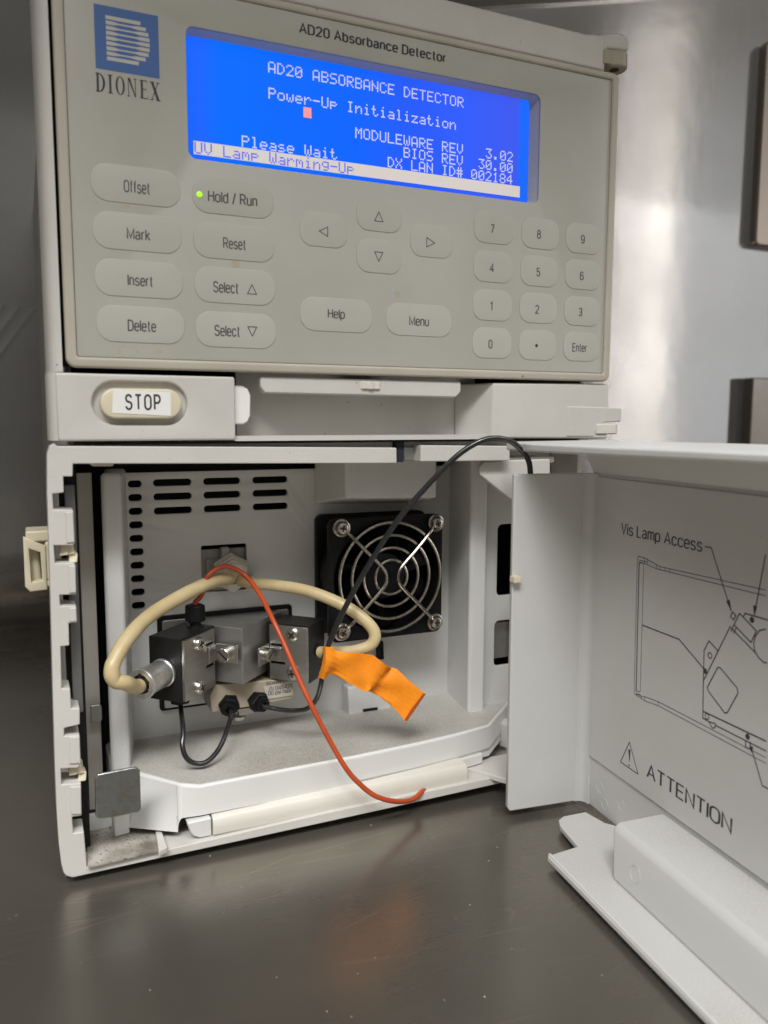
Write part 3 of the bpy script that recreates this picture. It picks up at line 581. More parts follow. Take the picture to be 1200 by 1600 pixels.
# grey lever seen through the notches, and broken cream clip pieces
bm = new(); box(bm, 5, 8.3, 9, 12, 58, 138); finish(bm, 'latch_lever', LEVER, DET, bevel=.4)
bm = new(); box(bm, 3.3, 9.0, 12.2, 13, 5, 150); finish(bm, 'gap_black_sheet', VOID, DET)  # black sheet standing in for the dark hollow behind the frame
for z0, h in (((3.8, 115.5)[1], 5.5), ((1.9, 38.8)[1], 6)):
    for dx_, dz_, a_ in ((2.4, 1.2, .5), (4.6, 1.4, -.3), (5.2, -1.5, .6)):
        bm = new(); r_ = 1.9
        hexa(bm, [(dx_, 3, z0+dz_-r_), (dx_+2.6, 2.2, z0+dz_-r_*.8), (dx_+2.8, 6, z0+dz_-r_), (dx_, 6, z0+dz_-r_), (dx_+a_, 4, z0+dz_+r_), (dx_+2.4+a_, 3, z0+dz_+r_*.7), (dx_+2.5, 7, z0+dz_+r_), (dx_, 7, z0+dz_+r_)])
        finish(bm, 'clip_piece', CREAM, DET, bevel=.3)
# rest of the top rail, right of the gap
bm = new(); slab(bm, [(135.9, 150.4), (177.2, 149.7), (177.3, 143.6), (135.9, 143.9)], 1.5, 10); finish(bm, 'rail', PLAS, DET, bevel=.5)
bm = new(); slab(bm, [(130.3, 149.7), (140.0, 149.6), (140.0, 144.0), (131.5, 144.1)], 7, 14); finish(bm, 'rail_clip', BSTEEL, DET, bevel=.6)
bm = new(); slab(bm, [(127.1, 151.8), (130.5, 151.8), (130.0, 143.7), (127.2, 143.8)], 5, 9); finish(bm, 'rail_foam', mat('dark_foam', (.012, .016, .026, 1), .8), DET)
bm = new(); box(bm, 12, 222, 11, 68, 149, 151.5); finish(bm, 'bay_roof', INNER, DET)
bm = new(); slab(bm, [(12.4, 145.7), (20.8, 145.6), (20.5, 144.4), (14.0, 144.5)], 3, 9); finish(bm, 'roof_stop', PLAS, DET, bevel=.4)
bm = new(); box(bm, .6, 224.5, 11.2, 90, 4.2, 6); finish(bm, 'bay_floor', GRIME, DET)
bm = new(); flat(bm, [(7.1, -1.7), (31.5, -1.0), (32.1, 13.7), (18.0, 24.6), (8.5, 25.0)], 6.05, 6.6); finish(bm, 'floor_dirt', GRIME, DET)
bm = new(); slab(bm, [(7.0, 12.3), (17.4, 12.5), (17.7, 6.8), (7.2, 6.1)], 24, 26); finish(bm, 'inner_step', INNER, DET)
bm = new(); flat(bm, [(30.6, -4.3), (34.0, -2.5), (33.9, 11.5), (31.8, 11.4)], 6, 8.2); finish(bm, 'floor_rib', PLAS, DET, bevel=.4)

# steel strip standing in the left gap, with a small tab
bm = new(); box(bm, 10.6, 16.0, 38, 39.5, 8, 140.2); finish(bm, 'steel_strip', STRIPM, DET, bevel=.3)
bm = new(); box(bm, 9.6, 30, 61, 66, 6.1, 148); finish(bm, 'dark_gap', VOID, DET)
bm = new(); slab(bm, [(12.0, 51.8), (15.5, 51.8), (16.1, 50.9), (16.2, 45.8), (15.5, 44.9), (12.0, 45.5)], 33, 34.2); finish(bm, 'strip_tab', BSTEEL, DET, bevel=.4)
# square striker plate low at the left
bm = new(); slab(bm, [(10.6, 36.7), (11.7, 37.9), (23.7, 38.2), (25.0, 37.7), (25.8, 36.5), (25.8, 22.5), (24.9, 21.2), (12.6, 21.1), (11.1, 21.6), (10.4, 23.0)], 1, 2.4); finish(bm, 'striker_plate', ZINC, DET, bevel=.6, seg=3)
bm = new(); lathe(bm, (19.8, 3, 23.7), (0, 1, 0), [(0, 2), (26, 2)], 16); finish(bm, 'striker_post', BSTEEL, DET)

# inner tray: left column, back panel with vents, right column, ceiling block
def wallstrip(name, pl, z0, z1, m, bev=0):
    bm = new(); flat(bm, pl, z0, z1); return finish(bm, name, m, DET, bevel=bev, seg=4)
wallstrip('left_column', [(18.6, 30), (25.6, 30), (30.5, 58.2), (30.5, 60), (22, 60), (22, 34), (18.6, 34)], 20, 140.4, INNER, 2.2)
bp = [(28.5, 15), (182, 15), (182, 138.6), (28.5, 138.6)]
holes = []
for z_ in (134.2, 128.4, 122.5):
    for x0, x1 in ((41.2, 56.8), (61.8, 77.6), (83.0, 98.8)): holes.append(rrect(x0, z_-1.45, x1, z_+1.45, 1.4, 6))
for k in range(10): holes.append(rrect(31.2, 134.0-k*5.62-1.45, 36.6, 134.0-k*5.62+1.45, 1.4, 6))
holes.append(rrect(60.2, 86.6, 79.8, 106.8, .8, 3))
plate('back_panel', [bp]+holes, front(58), 2.2, INNER, DET, bev=.25, res=1)
wallstrip('right_column', [(175.6, 30), (184.6, 30), (184.6, 60), (179.8, 60), (179.8, 58)], 22, 148, INNER, 2.0)
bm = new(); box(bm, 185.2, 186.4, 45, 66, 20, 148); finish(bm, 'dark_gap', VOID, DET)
plate('side_plate', [[(186.5, 10), (222, 10), (222, 148), (186.5, 148)], rrect(193.6, 78, 205, 112, 2.5), rrect(192.8, 44, 205, 66, 2.5)], front(36), 2, INNER, DET, bev=.3)
bm = new(); slab(bm, rrect(194.5, 46, 206, 64, 1.5), 41, 44); finish(bm, 'side_socket', BSTEEL, DET, bevel=.4)
bm = new(); hexa(bm, [(115.2, 30, 127.6), (158, 30, 126.4), (166, 57.8, 121.4), (111, 57.8, 122.6), (115.2, 30, 148.8), (158, 30, 148.8), (166, 57.8, 148.8), (111, 57.8, 148.8)])
finish(bm, 'ceiling_block', INNER, DET, bevel=1.2, seg=3)
bm = new(); slab(bm, [(123.7, 38.5), (145.9, 39.5), (145.9, 22.1), (124.6, 22.3)], 50, 58); fb = finish(bm, 'small_block', INNER, DET, bevel=.7)
bm = new(); slab(bm, [(131.2, 27.4), (138.7, 27.3), (138.7, 25.1), (131.6, 25.2)], 49.8, 51); finish(bm, 'slot', VOID, fb)
bm = new(); slab(bm, [(141.0, 56.8), (143.3, 56.9), (143.7, 48.5), (141.4, 48.5)], 54, 58); finish(bm, 'cable_clip', BLK, DET)

# shelf at the bottom of the tray
sh = [(18.8, 33), (28.6, 23.5), (40, 8.5), (47.1, 4.2), (69.5, 4.4), (110, 5.4), (140, 7.4), (158, 9.4), (176.4, 12.6), (193.5, 28), (205, 38), (205, 60), (18.8, 60)]
sh2 = [(18.8, 33, 9.4), (22.8, 14.6, 9.6), (39.0, 5.4, 8.8), (39.4, 5.0, 14.2), (47.1, 4.2, 14.2)]+[(x, y, 14.2-max(0, min(1, (x-69)/105))*2.3) for x, y in sh[4:]]
bm = new(); n = len(sh2); add(bm, [(x, y, z) for x, y, z in sh2]+[(18.8, 33, 26), (28.6, 23.5, 26), (39.6, 9.4, 26), (40.4, 8.4, 26)]+[(x, y, 26) for x, y, z in sh2[4:]], [tuple(range(n, 2*n))]+[(i, (i+1) % n, n+(i+1) % n, n+i) for i in range(n)])
finish(bm, 'shelf', DUSTY, DET, bevel=2.0, seg=5)
bm = new(); flat(bm, sh[5:], 14.3, 15.5); finish(bm, 'shelf_underside', INNER, DET)
bm = new(); flat(bm, [(38.9, 5.8), (39.1, 5.8), (39.4, 24), (39.2, 24)], 8.8, 15); finish(bm, 'shelf_rib', INNER, DET)
bm = new(); slab(bm, [(17.7, 18.2), (23.3, 17.1), (23.0, 7.1), (17.8, 6.7)], 15, 24); finish(bm, 'shelf_foot', INNER, DET, bevel=.4)
bm = new(); flat(bm, [(192, 22.5), (197, 27), (197, 36), (189, 30)], 9, 20); finish(bm, 'shelf_tooth', INNER, DET, bevel=.4)
bm = new(); flat(bm, [(166, 12), (190, 26), (190, 50), (166, 50)], 10.8, 20); finish(bm, 'shelf_rib', INNER, DET, bevel=.8)
bm = new(); flat(bm, [(160, 8), (172, 10), (172, 30), (160, 30)], 10, 15); finish(bm, 'shelf_bracket', DUSTY, DET, bevel=.8)
# beige pull bar in front of it
bm = new()
prof = [(1.9, 0), (1.2, .08), (.9, .45), (1.3, .8), (2.3, .95), (4.4, 1), (9, 1), (9, 0)]
extr(bm, prof, lambda y, z: (51.2, y, 6.5+z*7.3), lambda y, z: (159.6, y+.6, 5.9+z*9.4)); finish(bm, 'pull_bar', BAR, DET, bevel=.5, seg=3)
bm = new(); slab(bm, [(41.8, 13.4), (50.8, 13.6), (50.8, 6.4), (46.4, 6.5), (44.0, 7.8), (42.9, 9.4)], 2.0, 9); finish(bm, 'bar_end', INNER, DET, bevel=.7, seg=3)
bm = new(); box(bm, 153.0, 157.6, .3, 4, 4.6, 6.6); finish(bm, 'bar_foot', BAR, DET, bevel=.4)

# hinge arms that carry the open door
bm = new(); slab(bm, [(165.7, 137.7), (165.3, 140.9), (167.8, 143.3), (181.2, 143.6), (200.7, 143.8), (201.4, 120.7), (181.6, 126.2)], 6, 9); box(bm, 176, 205, 9, 26, 141.8, 144.6); finish(bm, 'hinge_arm', PLAS, DET, bevel=.7)
bm = new(); flat(bm, [(158, 16), (164, 9), (180, -18), (190, -20), (190, 16)], 7.2, 9.8); finish(bm, 'hinge_arm', PLAS, DET, bevel=.6)
bm = new(); slab(bm, [(184.9, 5.6), (189.7, 6.3), (190.0, -5.9), (186.5, -4.1)], 14, 20); finish(bm, 'hinge_block', INNER, DET, bevel=.5)

# cream side catch on the left flank
bm = new(); plate('side_catch', [[(-8.5, 119.6), (-1.4, 116.0), (-1.4, 100.4), (-7.0, 100.1), (-8.6, 102.1)], [(-6.8, 115.4), (-3.2, 113.8), (-2.9, 103.7), (-6.5, 103.3)]], front(20), 3.2, CREAM, DET, bev=.4)
bm.free()
bm = new(); box(bm, -7.7, .6, 20.5, 34, 117.5, 121.4); box(bm, -7.0, .6, 20.5, 34, 101.2, 103.6); box(bm, -1.6, .6, 20.5, 34, 103.6, 117.5); finish(bm, 'catch_body', CREAM, DET, bevel=.8, seg=3)
bm = new(); lathe(bm, (-5.0, 26, 103), (0, 0, 1), [(0, 1.9), (14.4, 1.9)], 18); finish(bm, 'catch_roller', CREAM, DET)

# ------------------------------------------------------------------ fan
fx, fz = 137.4, 91.3; H2 = 27.0
plate('fan', [rrect(fx-H2, fz-H2, fx+H2, fz+H2, 3.4), circle(fx, fz, 25.2, 48)], front(36), 4, BLK, DET, bev=.3)
FAN = [o for o in DET.children if o.name == 'fan'][0]
plate('fan_rear_flange', [rrect(fx-H2, fz-H2, fx+H2, fz+H2, 3.4), circle(fx, fz, 25.2, 48)], front(53), 3.6, BLK, FAN, bev=.3)
bm = new(); n = 48
add(bm, [(fx+26*math.cos(2*math.pi*k/n), 39, fz+26*math.sin(2*math.pi*k/n)) for k in range(n)]+[(fx+26*math.cos(2*math.pi*k/n), 55, fz+26*math.sin(2*math.pi*k/n)) for k in range(n)], [(k, (k+1) % n, n+(k+1) % n, n+k) for k in range(n)])
finish(bm, 'fan_shroud', BLK, FAN)
bm = new(); lathe(bm, (fx, 57.6, fz), (0, 1, 0), [(0, 26), (.2, 26)], 40); finish(bm, 'fan_dark', VOID, FAN)
bm = new(); lathe(bm, (fx, 39.5, fz), (0, 1, 0), [(0, 9.4), (.6, 10.2), (14, 10.4)], 36); finish(bm, 'fan_hub', BLK, FAN)
for k in range(7):
    a0 = 2*math.pi*k/7; pa = []
    bm = new(); rows = []
    for i in range(5):
        r_ = 10+i*3.6; tw = .52+.04*i; row = []
        for j in range(5):
            a = a0+tw*j/4*1.25+i*.05; row.append(bm.verts.new((fx+r_*math.cos(a), 42+11*j/4, fz+r_*math.sin(a))))
        rows.append(row)
    for i in range(4):
        for j in range(4): bm.faces.new((rows[i][j], rows[i+1][j], rows[i+1][j+1], rows[i][j+1]))
    bmesh.ops.solidify(bm, geom=bm.faces[:], thickness=.8)
    finish(bm, 'fan_blade', BLK, FAN, sharp=60)
bm = new()
cx_ = (138.5, 91.7)
gx, gz = fx+.4, fz+.6
for i, r_ in enumerate((24.1, 18.5, 13.0, 7.6)):
    tube(bm, [(gx+r_*math.cos(2*math.pi*k/64), 33.4, gz+r_*math.sin(2*math.pi*k/64)) for k in range(64)], .72, 8, closed=True)
for s_ in (-1, 1):
    P_ = [(s_*21.2, 34.6, 21.6), (s_*18.6, 32.6, 18.8), (s_*12, 31.9, 12), (s_*6.5, 31.9, 6.6), (s_*3.6, 31.9, 3.2), (s_*2.7, 31.9, 0), (s_*3.6, 31.9, -3.2), (s_*6.5, 31.9, -6.6), (s_*12, 31.9, -12), (s_*18.6, 32.6, -18.8), (s_*21.2, 34.6, -21.6)]
    tube(bm, spline([(gx+a, b, gz+c) for a, b, c in P_], 5), .75, 8)
for sx in (-1, 1):
    for sz in (-1, 1):
        tube(bm, [(gx+sx*22.6+3.3*math.cos(2*math.pi*k/24), 34.9, gz+sz*22.6+3.3*math.sin(2*math.pi*k/24)) for k in range(24)], .75, 8, closed=True)
finish(bm, 'guard', CHROME, FAN)
def screw(parent, p, d, r, head=1.6, name='screw', m=SCREWM, slot=False, ang=.3):
    bm = new(); lathe(bm, p, d, [(-.2, r), (head-.25, r), (head, r*.9)] if slot else [(-.2, r), (head*.55, r), (head*.85, r*.86), (head, r*.55)], 24)
    s = finish(bm, name, m, parent)
    d_, u, v = basis(d); c = Vector(p)+d_*(head+.02); bm = new()
    u2 = u*math.cos(ang)+v*math.sin(ang); v2 = v*math.cos(ang)-u*math.sin(ang); w1, l1 = r*.13, r*.56
    if slot: l1 = r*.9; c = Vector(p)+d_*(head+.0)
    pts = [c-u2*l1-v2*w1, c+u2*l1-v2*w1, c+u2*l1+v2*w1, c-u2*l1+v2*w1]; add(bm, pts+[q-d_*(.5 if not slot else .9)+d_*.04 for q in pts], [(0, 1, 2, 3), (4, 5, 6, 7), (0, 1, 5, 4), (1, 2, 6, 5), (2, 3, 7, 6), (3, 0, 4, 7)])
    if not slot:
        pts = [c-v2*l1-u2*w1+d_*.01, c-v2*l1+u2*w1+d_*.01, c+v2*l1+u2*w1+d_*.01, c+v2*l1-u2*w1+d_*.01]; add(bm, pts, [(0, 1, 2, 3)])
    finish(bm, 'drive', VOID, s) if parent and parent.parent is None else None
    if not (parent and parent.parent is None):
        bmesh.ops.recalc_face_normals(bm, faces=bm.faces); o0 = org(parent)
        me = s.data; k0 = len(me.polygons); b2 = new(); b2.from_mesh(me)
        idx = {}
        for v_ in bm.verts: idx[v_] = b2.verts.new((v_.co-o0)*S)
        for f in bm.faces:
            nf = b2.faces.new([idx[v_] for v_ in f.verts]); nf.material_index = 1
        b2.to_mesh(me); b2.free(); bm.free(); me.materials.append(VOID)
    return s
for i, (sx, sz) in enumerate(((-1, 1), (1, 1), (-1, -1), (1, -1))):
    screw(FAN, (gx+sx*22.6, 34.6, gz+sz*22.6), (0, -1, 0), 2.6, 2.3, ang=.2+i)
bm = new(); tube(bm, [(fx-23, 40, fz+22), (fx-23, 52, fz+22)], 1.2, 10); finish(bm, 'fan_bolt', SCREWM, FAN)

# ------------------------------------------------------------------ cable socket and gland in the back panel
bm = new(); box(bm, 60, 80, 61.2, 63, 86, 104.6); sk = finish(bm, 'socket', mat('socket_grey', (.36, .345, .31, 1), .45), DET)
SG = sk.data.materials[0]
for a, b, c, d, y_ in ((62.6, 100.6, 77.6, 87, 59.8), (64.4, 98.6, 75.8, 87, 58.6)):
    bm = new(); box(bm, a, c, y_, y_+1.4, d, b); finish(bm, 'socket_step', SG, sk, bevel=.3)
bm = new(); box(bm, 68.6, 72.0, 56.4, 60, 100.4, 105.8); box(bm, 68.0, 72.6, 55.6, 57, 99.4, 101.2); finish(bm, 'socket_tab', SG, sk, bevel=.4)
GC = (72.3, 50, 95.2)
WHT = mat('gland_white', (.66, .63, .56, 1), .45, col2=(.58, .54, .46, 1), nscale=100)
for k, (y_, r_) in enumerate(((56.5, 8.3), (54.6, 7.8), (52.8, 7.2))):
    bm = new(); lathe(bm, (GC[0], y_-1.2, GC[2]-.6*k), (0, 1, 0), [(0, r_), (1.5, r_)], 6, ph=math.pi/6); finish(bm, 'gland_nut', WHT, sk, bevel=.25)
bm = new(); lathe(bm, (GC[0], 51.8, GC[2]-1), (0, -1, 0), [(0, 5.4), (1.2, 5.2), (1.25, 3.6), (-1, 3.6)], 28, cap=False); finish(bm, 'gland_collar', WHT, sk)
bm = new(); lathe(bm, (GC[0], 52.0, GC[2]-1), (0, -1, 0), [(0, 4.2), (.1, 4.2)], 28); finish(bm, 'gland_mouth', VOID, sk)
bm = new(); slab(bm, [(64.0, 93.4), (82.5, 92.8), (82.2, 89.7), (78.2, 88.6), (65.8, 89.4), (64.2, 90.6)], 53, 57); finish(bm, 'gland_base', WHT, sk, bevel=.6)

# ------------------------------------------------------------------ flow cell
ra = 2**-.5
CX, CY = 70.4, 30.0
def AB(a, b, z): return (CX+(-ra)*a+ra*b, CY-ra*a-ra*b, z)
CELL = thing('flow_cell', 'black and steel flow cell block with silver collar, mounted at the back of the bay', 'flow cell', (74, 45, 50))
def ab_poly(bm, pts, z0, z1): extr(bm, pts, lambda a, b: AB(a, b, z0), lambda a, b: AB(a, b, z1))
def ab_box(bm, a0, a1, b0, b1, z0, z1): ab_poly(bm, [(a0, b0), (a1, b0), (a1, b1), (a0, b1)], z0, z1)
plate('mount_plate', [rrect(41.0, 37.4, 99.6, 78.4, 1.6)], front(56.2), 1.6, BLK, CELL, bev=.3)
plate('mount_face', [rrect(42.8, 38.6, 97.8, 76.6, 1.0)], front(55.4), .8, BSTEEL, CELL, bev=.2)
bm = new(); ab_poly(bm, [(0, 0), (0, -27), (-9.5, -27), (-33.5, -3), (-33.5, 0)], 53.2, 76.6); finish(bm, 'prism_body', BSTEEL, CELL, bevel=.35)
# left block
bm = new(); ab_box(bm, .4, 23.6, -27.6, -12.8, 51.6, 76.8); lb = finish(bm, 'left_block', DELR, CELL, bevel=.3)
plate('steel_plate', [[(2.6, 52.2), (23.4, 52.2), (23.4, 76.2), (2.6, 76.2)], [(3.2, 70.2), (8.6, 70.2), (9.1, 70.6), (8.6, 71.2), (3.2, 71.2)], [(3.2, 61.4), (8.6, 61.4), (9.1, 61.9), (8.6, 62.4), (3.2, 62.4)]],
      lambda u, v, d: AB(u, -11.3-d, v), 1.4, STEEL, lb, bev=.2)
plp = [o for o in lb.children][0]
bm = new(); ab_box(bm, 23.7, 24.1, -27.9, -12.7, 51.6, 76.9); bm.free()
for zz in (73.1, 55.6):
    screw(lb, AB(15.0, -11.3, zz), (ra, -ra, 0), 2.7, 2.2, ang=.5+zz)
# bracket tab bending over the prism face, with thumb screw
bm = new(); ab_box(bm, 2.0, 8, -11.4, -10.5, 62.9, 69.8); ab_box(bm, 1.9, 2.8, -10.6, -.7, 62.4, 70.2)
finish(bm, 'bracket', STEEL, CELL, bevel=.35)
bm = new(); slab(bm, [(0, 0), (1, 0), (1, 1)], 0, 1); bm.free()
screw(CELL, AB(2.6, -5.9, 66.2), (-ra, -ra, 0), 2.9, 3.0, name='thumb_screw', slot=True, ang=.7)
bm = new(); lathe(bm, AB(2.8, -6.6, 66), (-ra, -ra, 0), [(0, 2.1), (1.2, 2.1)], 20); bm.free()
# right block
bm = new(); ab_box(bm, -34.2, -19.2, .4, 20.5, 50.2, 74.8); rb = finish(bm, 'right_block', DELR, CELL, bevel=.3)
plate('steel_plate', [[(2.4, 50.8), (20.3, 50.8), (20.3, 74.3), (2.4, 74.3)], [(3.0, 65.2), (9.4, 65.2), (10, 65.7), (9.4, 66.2), (3.0, 66.2)], [(3.0, 57.6), (9.4, 57.6), (10, 58.1), (9.4, 58.6), (3.0, 58.6)]],
      lambda u, v, d: AB(-17.8-d, u, v), 1.4, STEEL, rb, bev=.2)
for zz in (71.0, 54.4):
    screw(rb, AB(-17.8, 13.6, zz), (-ra, -ra, 0), 2.9, 1.6, ang=.4+zz)
bm = new(); ab_box(bm, -18, -17.2, 2, 8, 59.2, 64.8); ab_box(bm, -17.4, -8.6, 1.8, 2.7, 58.4, 66.2)
finish(bm, 'bracket', STEEL, CELL, bevel=.35)
screw(CELL, AB(-13.0, 2.6, 62.6), (ra, -ra, 0), 2.8, 3.2, name='thumb_screw', slot=True, ang=-.6)
bm = new(); lathe(bm, AB(-26.5, 20.5, 63), (ra, -ra, 0), [(0, 2.8), (.4, 2.8), (.45, 2.0)], 20); finish(bm, 'port', BLK, rb)
# knurled aluminium collar with clamped black insert
CS = Vector(AB(23.6, -20.6, 63.2)); cd = Vector((-ra, -ra, -.04)).normalized()
bm = new(); lathe(bm, CS, cd, [(0, 5.2), (.8, 5.6), (1.5, 5.6), (1.9, 5.25), (12.4, 5.35), (12.8, 5.8), (13.8, 5.9), (14.3, 5.6), (14.35, 3.7), (9, 3.6)], 44, cap=False)
col_ = finish(bm, 'collar', ALU, CELL)
bm = new(); n = 30; d_, u_, v_ = basis(cd); ring = []
for k in range(n):
    a = 2*math.pi*k/n; r_ = 3.4+.75*math.sin(a*5+.6)+.3*math.sin(a*9); ring.append(CS+cd*14.45+u_*r_*math.cos(a)+v_*r_*math.sin(a))
add(bm, ring+[p-cd*6 for p in ring], [tuple(range(n))]+[(k, (k+1) % n, n+(k+1) % n, n+k) for k in range(n)])
finish(bm, 'collar_insert', DELR, col_)
# fittings top and bottom of the left block
TF = Vector(AB(5.2, -18.6, 76.8))
bm = new(); lathe(bm, TF, (0, 0, 1), [(0, 3.4), (.6, 3.4), (.8, 2.2), (2.4, 2.2)], 24); finish(bm, 'fitting_stem', DELR, lb)
bm = new(); lathe(bm, TF+Vector((0, 0, 2.2)), (0, 0, 1), [(0, 3.6), (.5, 4.2), (6.6, 4.0), (7.0, 3.4)], 6, ph=.3); finish(bm, 'nut', BLK, CELL, bevel=.25)
BF = Vector(AB(15.5, -19.5, 51.6))
bm = new(); lathe(bm, BF, (0, 0, -1), [(0, 4.8), (3.2, 3.9)], 6, ph=.3); finish(bm, 'nut', BLK, CELL, bevel=.3)
bm = new(); ab_box(bm, -2, 12, -27, -20, 47.5, 51.5); finish(bm, 'lower_block', BLK, CELL, bevel=.3)
# tan manifold with two black nuts below the prism
bm = new(); slab(bm, [(58.9, 46.8), (61.1, 51.4), (94.7, 49.7), (94.6, 42.7), (94.3, 40.7), (78.2, 39.9), (59.5, 39.6)], 40, 55); mb = finish(bm, 'manifold', PEEK, CELL, bevel=.5)
for (uu, vv, yy) in ((357, 1104, 36), (405, 1098, 36)):
    pass
N1 = Vector((66.3, 38, 42)); N2 = Vector((79.4, 38, 41.8))
for Np, dd_ in ((N1, (-.25, -1, -.15)), (N2, (.25, -1, -.1))):
    bm = new(); lathe(bm, Np-Vector(dd_)*1, dd_, [(-4, 4.4), (1.5, 4.4), (2.2, 3.8)], 6, ph=.2); lathe(bm, Np, dd_, [(0, 3.0), (3.2, 2.9), (3.3, 1.5), (2.0, 1.5)], 24); finish(bm, 'nut', BLK, CELL)
bm = new(); slab(bm, [(70.8, 39.2), (77.7, 39.4), (77.9, 36.5), (71.3, 36.1)], 40.8, 52); finish(bm, 'manifold_plate', STEEL, CELL, bevel=.3)
bm = new(); lathe(bm, (72, 45, 34.9), (0, 0, -1), [(0, 2.8), (1.3, 2.8), (1.8, 1.9)], 20); finish(bm, 'screw', SCREWM, CELL)
# clear printed label on the manifold
LBL = [(81.4, 48.2), (94.6, 49.2), (94.6, 42.4), (83.2, 42.3)]
bm = new(); slab(bm, LBL, 39.6, 39.7); lab = finish(bm, 'serial_label', LABEL2, CELL)
text('serial_text', '/N 046421', (88.8, 46.7, 10.2, 2.1), front(39.5), INKG, lab)
text('serial_text', '00 psi max', (88.5, 44.6, 10.2, 2.3), front(39.5), INKG, lab)
text('serial_text', 'ECHAN', (86.0, 49.1, 6.2, 1.5), front(39.5), INKG, lab)

# ------------------------------------------------------------------ tubing
def tubing(name, pts, r, m, label, sub=10, n=16, taper=None):
    bm = new(); P_ = spline(pts, sub); tube(bm, P_, (lambda t: r*(1-.25*max(0, (t-.93)/.07))*(1+.015*math.sin(t*31)+.012*math.sin(t*77))) if taper else (lambda t: r*(1+.012*math.sin(t*37))), n)
    o = finish(bm, name, m, None, sharp=60, loc=pts[0]); o['label'] = label; o['category'] = 'tube'; return o
ce = tuple(CS+cd*10); cf = tuple(CS+cd*17)
g0 = (GC[0]-.6, 54, GC[2]-1)
tubing('cream_tube', [g0, (68.9, 46, 94.5), (61.4, 41, 94.7), (46.9, 32, 91.4), (33.2, 22, 87), (24.6, 14, 81.6), (19.7, 9, 76.2), (18, 7, 72.3), (19, 7, 68.7), (22.6, 8, 67), cf, ce], 2.75, TUBC,
       'thick cream tube looping from the wall gland down to the aluminium collar on the left', taper=True)
re_ = AB(-26.5, 20, 63)
tubing('cream_tube', [(g0[0]+1.6, 54.5, g0[2]-2.2), (79.3, 46, 91.5), (87.5, 38, 91.3), (98.2, 28, 89.9), (108.5, 18, 85.7), (115.6, 12, 80.5), (119.4, 9, 75), (118, 9, 70.1), (112.2, 12, 67.3), (106.2, 18, 65.9), (104.3, 25, 64.2), (102.8, 28, 63.6)], 2.45, TUBC,
       'thick cream tube looping right past the fan grille into the orange tape')
tubing('orange_tube', [tuple(TF+Vector((0, 0, 6))), tuple(TF+Vector((.2, 0, 10))), (56.4, 40, 89.5), (58.3, 38, 96.8), (62, 38.5, 99.8), (66.4, 39, 100.8), (70.8, 39, 99.1), (74.8, 37, 95.7), (77.6, 28, 90), (79.4, 16, 82.1), (82.3, 9, 72.6), (85.4, 3, 62), (88.8, -2, 52.3), (94.3, -5, 39.9), (100.6, -7, 27.7), (105.8, -8.5, 20.9), (112.3, -9, 15), (121, -8, 10.7), (129.9, -4, 7.7), (135.7, -0.6, 7.8), (139.9, 3, 7.7)], 1.0, TUBO,
       'thin orange-red tube arching over the flow cell and down past the pull bar')
tubing('black_tube', [(97.9, 12, 59.8), (98.4, 11, 65.8), (100, 10, 71.6), (104.8, 7, 84.7), (113.2, 3, 102.2), (124, -2, 121.1), (134.4, -6, 134.3), (144.7, -10, 145.7), (152.8, -13, 151.6), (159.5, -15, 153.4), (165.6, -17, 152.1), (170, -18, 148.6), (172.6, -19, 144.6), (173.5, -19.3, 138.4), (174.4, -18.5, 126.9)], 1.1, TUBK,
       'long black tube rising from the orange tape across the fan to the door flap', n=18)
tubing('black_tube', [tuple(BF), tuple(BF+Vector((0, 0, -4))), (45, 24, 40.5), (43.9, 20, 35.7), (44.9, 18, 31.5), (47.8, 17, 29.2), (52.2, 17, 28.8), (57.6, 20, 31.6), (62.2, 25, 36.6), (65.5, 31, 40.7), tuple(N1+Vector((0, -2, -.5))), tuple(N1)], 1.0, TUBK,
       'short black tube hanging in a U below the left side of the flow cell')
tubing('black_tube', [tuple(N2), tuple(N2+Vector((.8, -4, -.4))), (86.2, 29, 40.7), (91, 25, 41), (94.3, 20, 43.1), (96.8, 16, 47.8), (97.7, 13, 54.3), (98.1, 12, 59.8)], 1.0, TUBK,
       'short black tube from the right manifold nut up into the orange tape')
# white flare on the tube end by the tape
# tape flag folded round the tubes
rows = [((100.9, 14, 70.2), (99.8, 15, 56.6)), ((98.7, 11, 70.2), (96.8, 12, 58.1)), ((98.5, 8.2, 71.6), (97.7, 9, 58.6)), ((100.3, 8, 71.3), (100, 9.5, 60)), ((102.7, 9.5, 69.1), (102.9, 10, 59)), ((106.3, 7.5, 68.7), (108, 8.5, 55.8)), ((111.2, 6, 68.3), (112, 8, 53.4)), ((117.6, 6, 66.5), (113.7, 6, 52.3)),
        ((123.1, 4, 61.9), (114.4, 5, 52.6)), ((125.7, 6.5, 60.3), (117, 8, 51.1)), ((128.1, 5.5, 59.5), (120.6, 7, 48.8)), ((132, 4.5, 55.3), (125.2, 6, 44.9)), ((135.4, 2.5, 52.2), (129.1, 5.5, 40.7)), ((138.6, 1, 49.3), (131.4, 4, 37.4))]
bm = new(); nv = 9; G = []
for i, (a, b) in enumerate(rows):
    a = Vector(a); b = Vector(b); row = []
    for j in range(nv):
        t = j/(nv-1); p_ = a.lerp(b, t)
        p_.y += .5*math.sin(t*math.pi*1.7+i*.9)+.35*math.sin(t*7+i*2.1)-(.9*math.sin(t*math.pi) if i < 8 else -.2)
        row.append(bm.verts.new(p_))
    G.append(row)
for i in range(len(G)-1):
    for j in range(nv-1): bm.faces.new((G[i][j], G[i+1][j], G[i+1][j+1], G[i][j+1]))
bmesh.ops.subdivide_edges(bm, edges=bm.edges[:], cuts=1, use_grid_fill=True, smooth=.6)
bmesh.ops.solidify(bm, geom=bm.faces[:], thickness=.45)
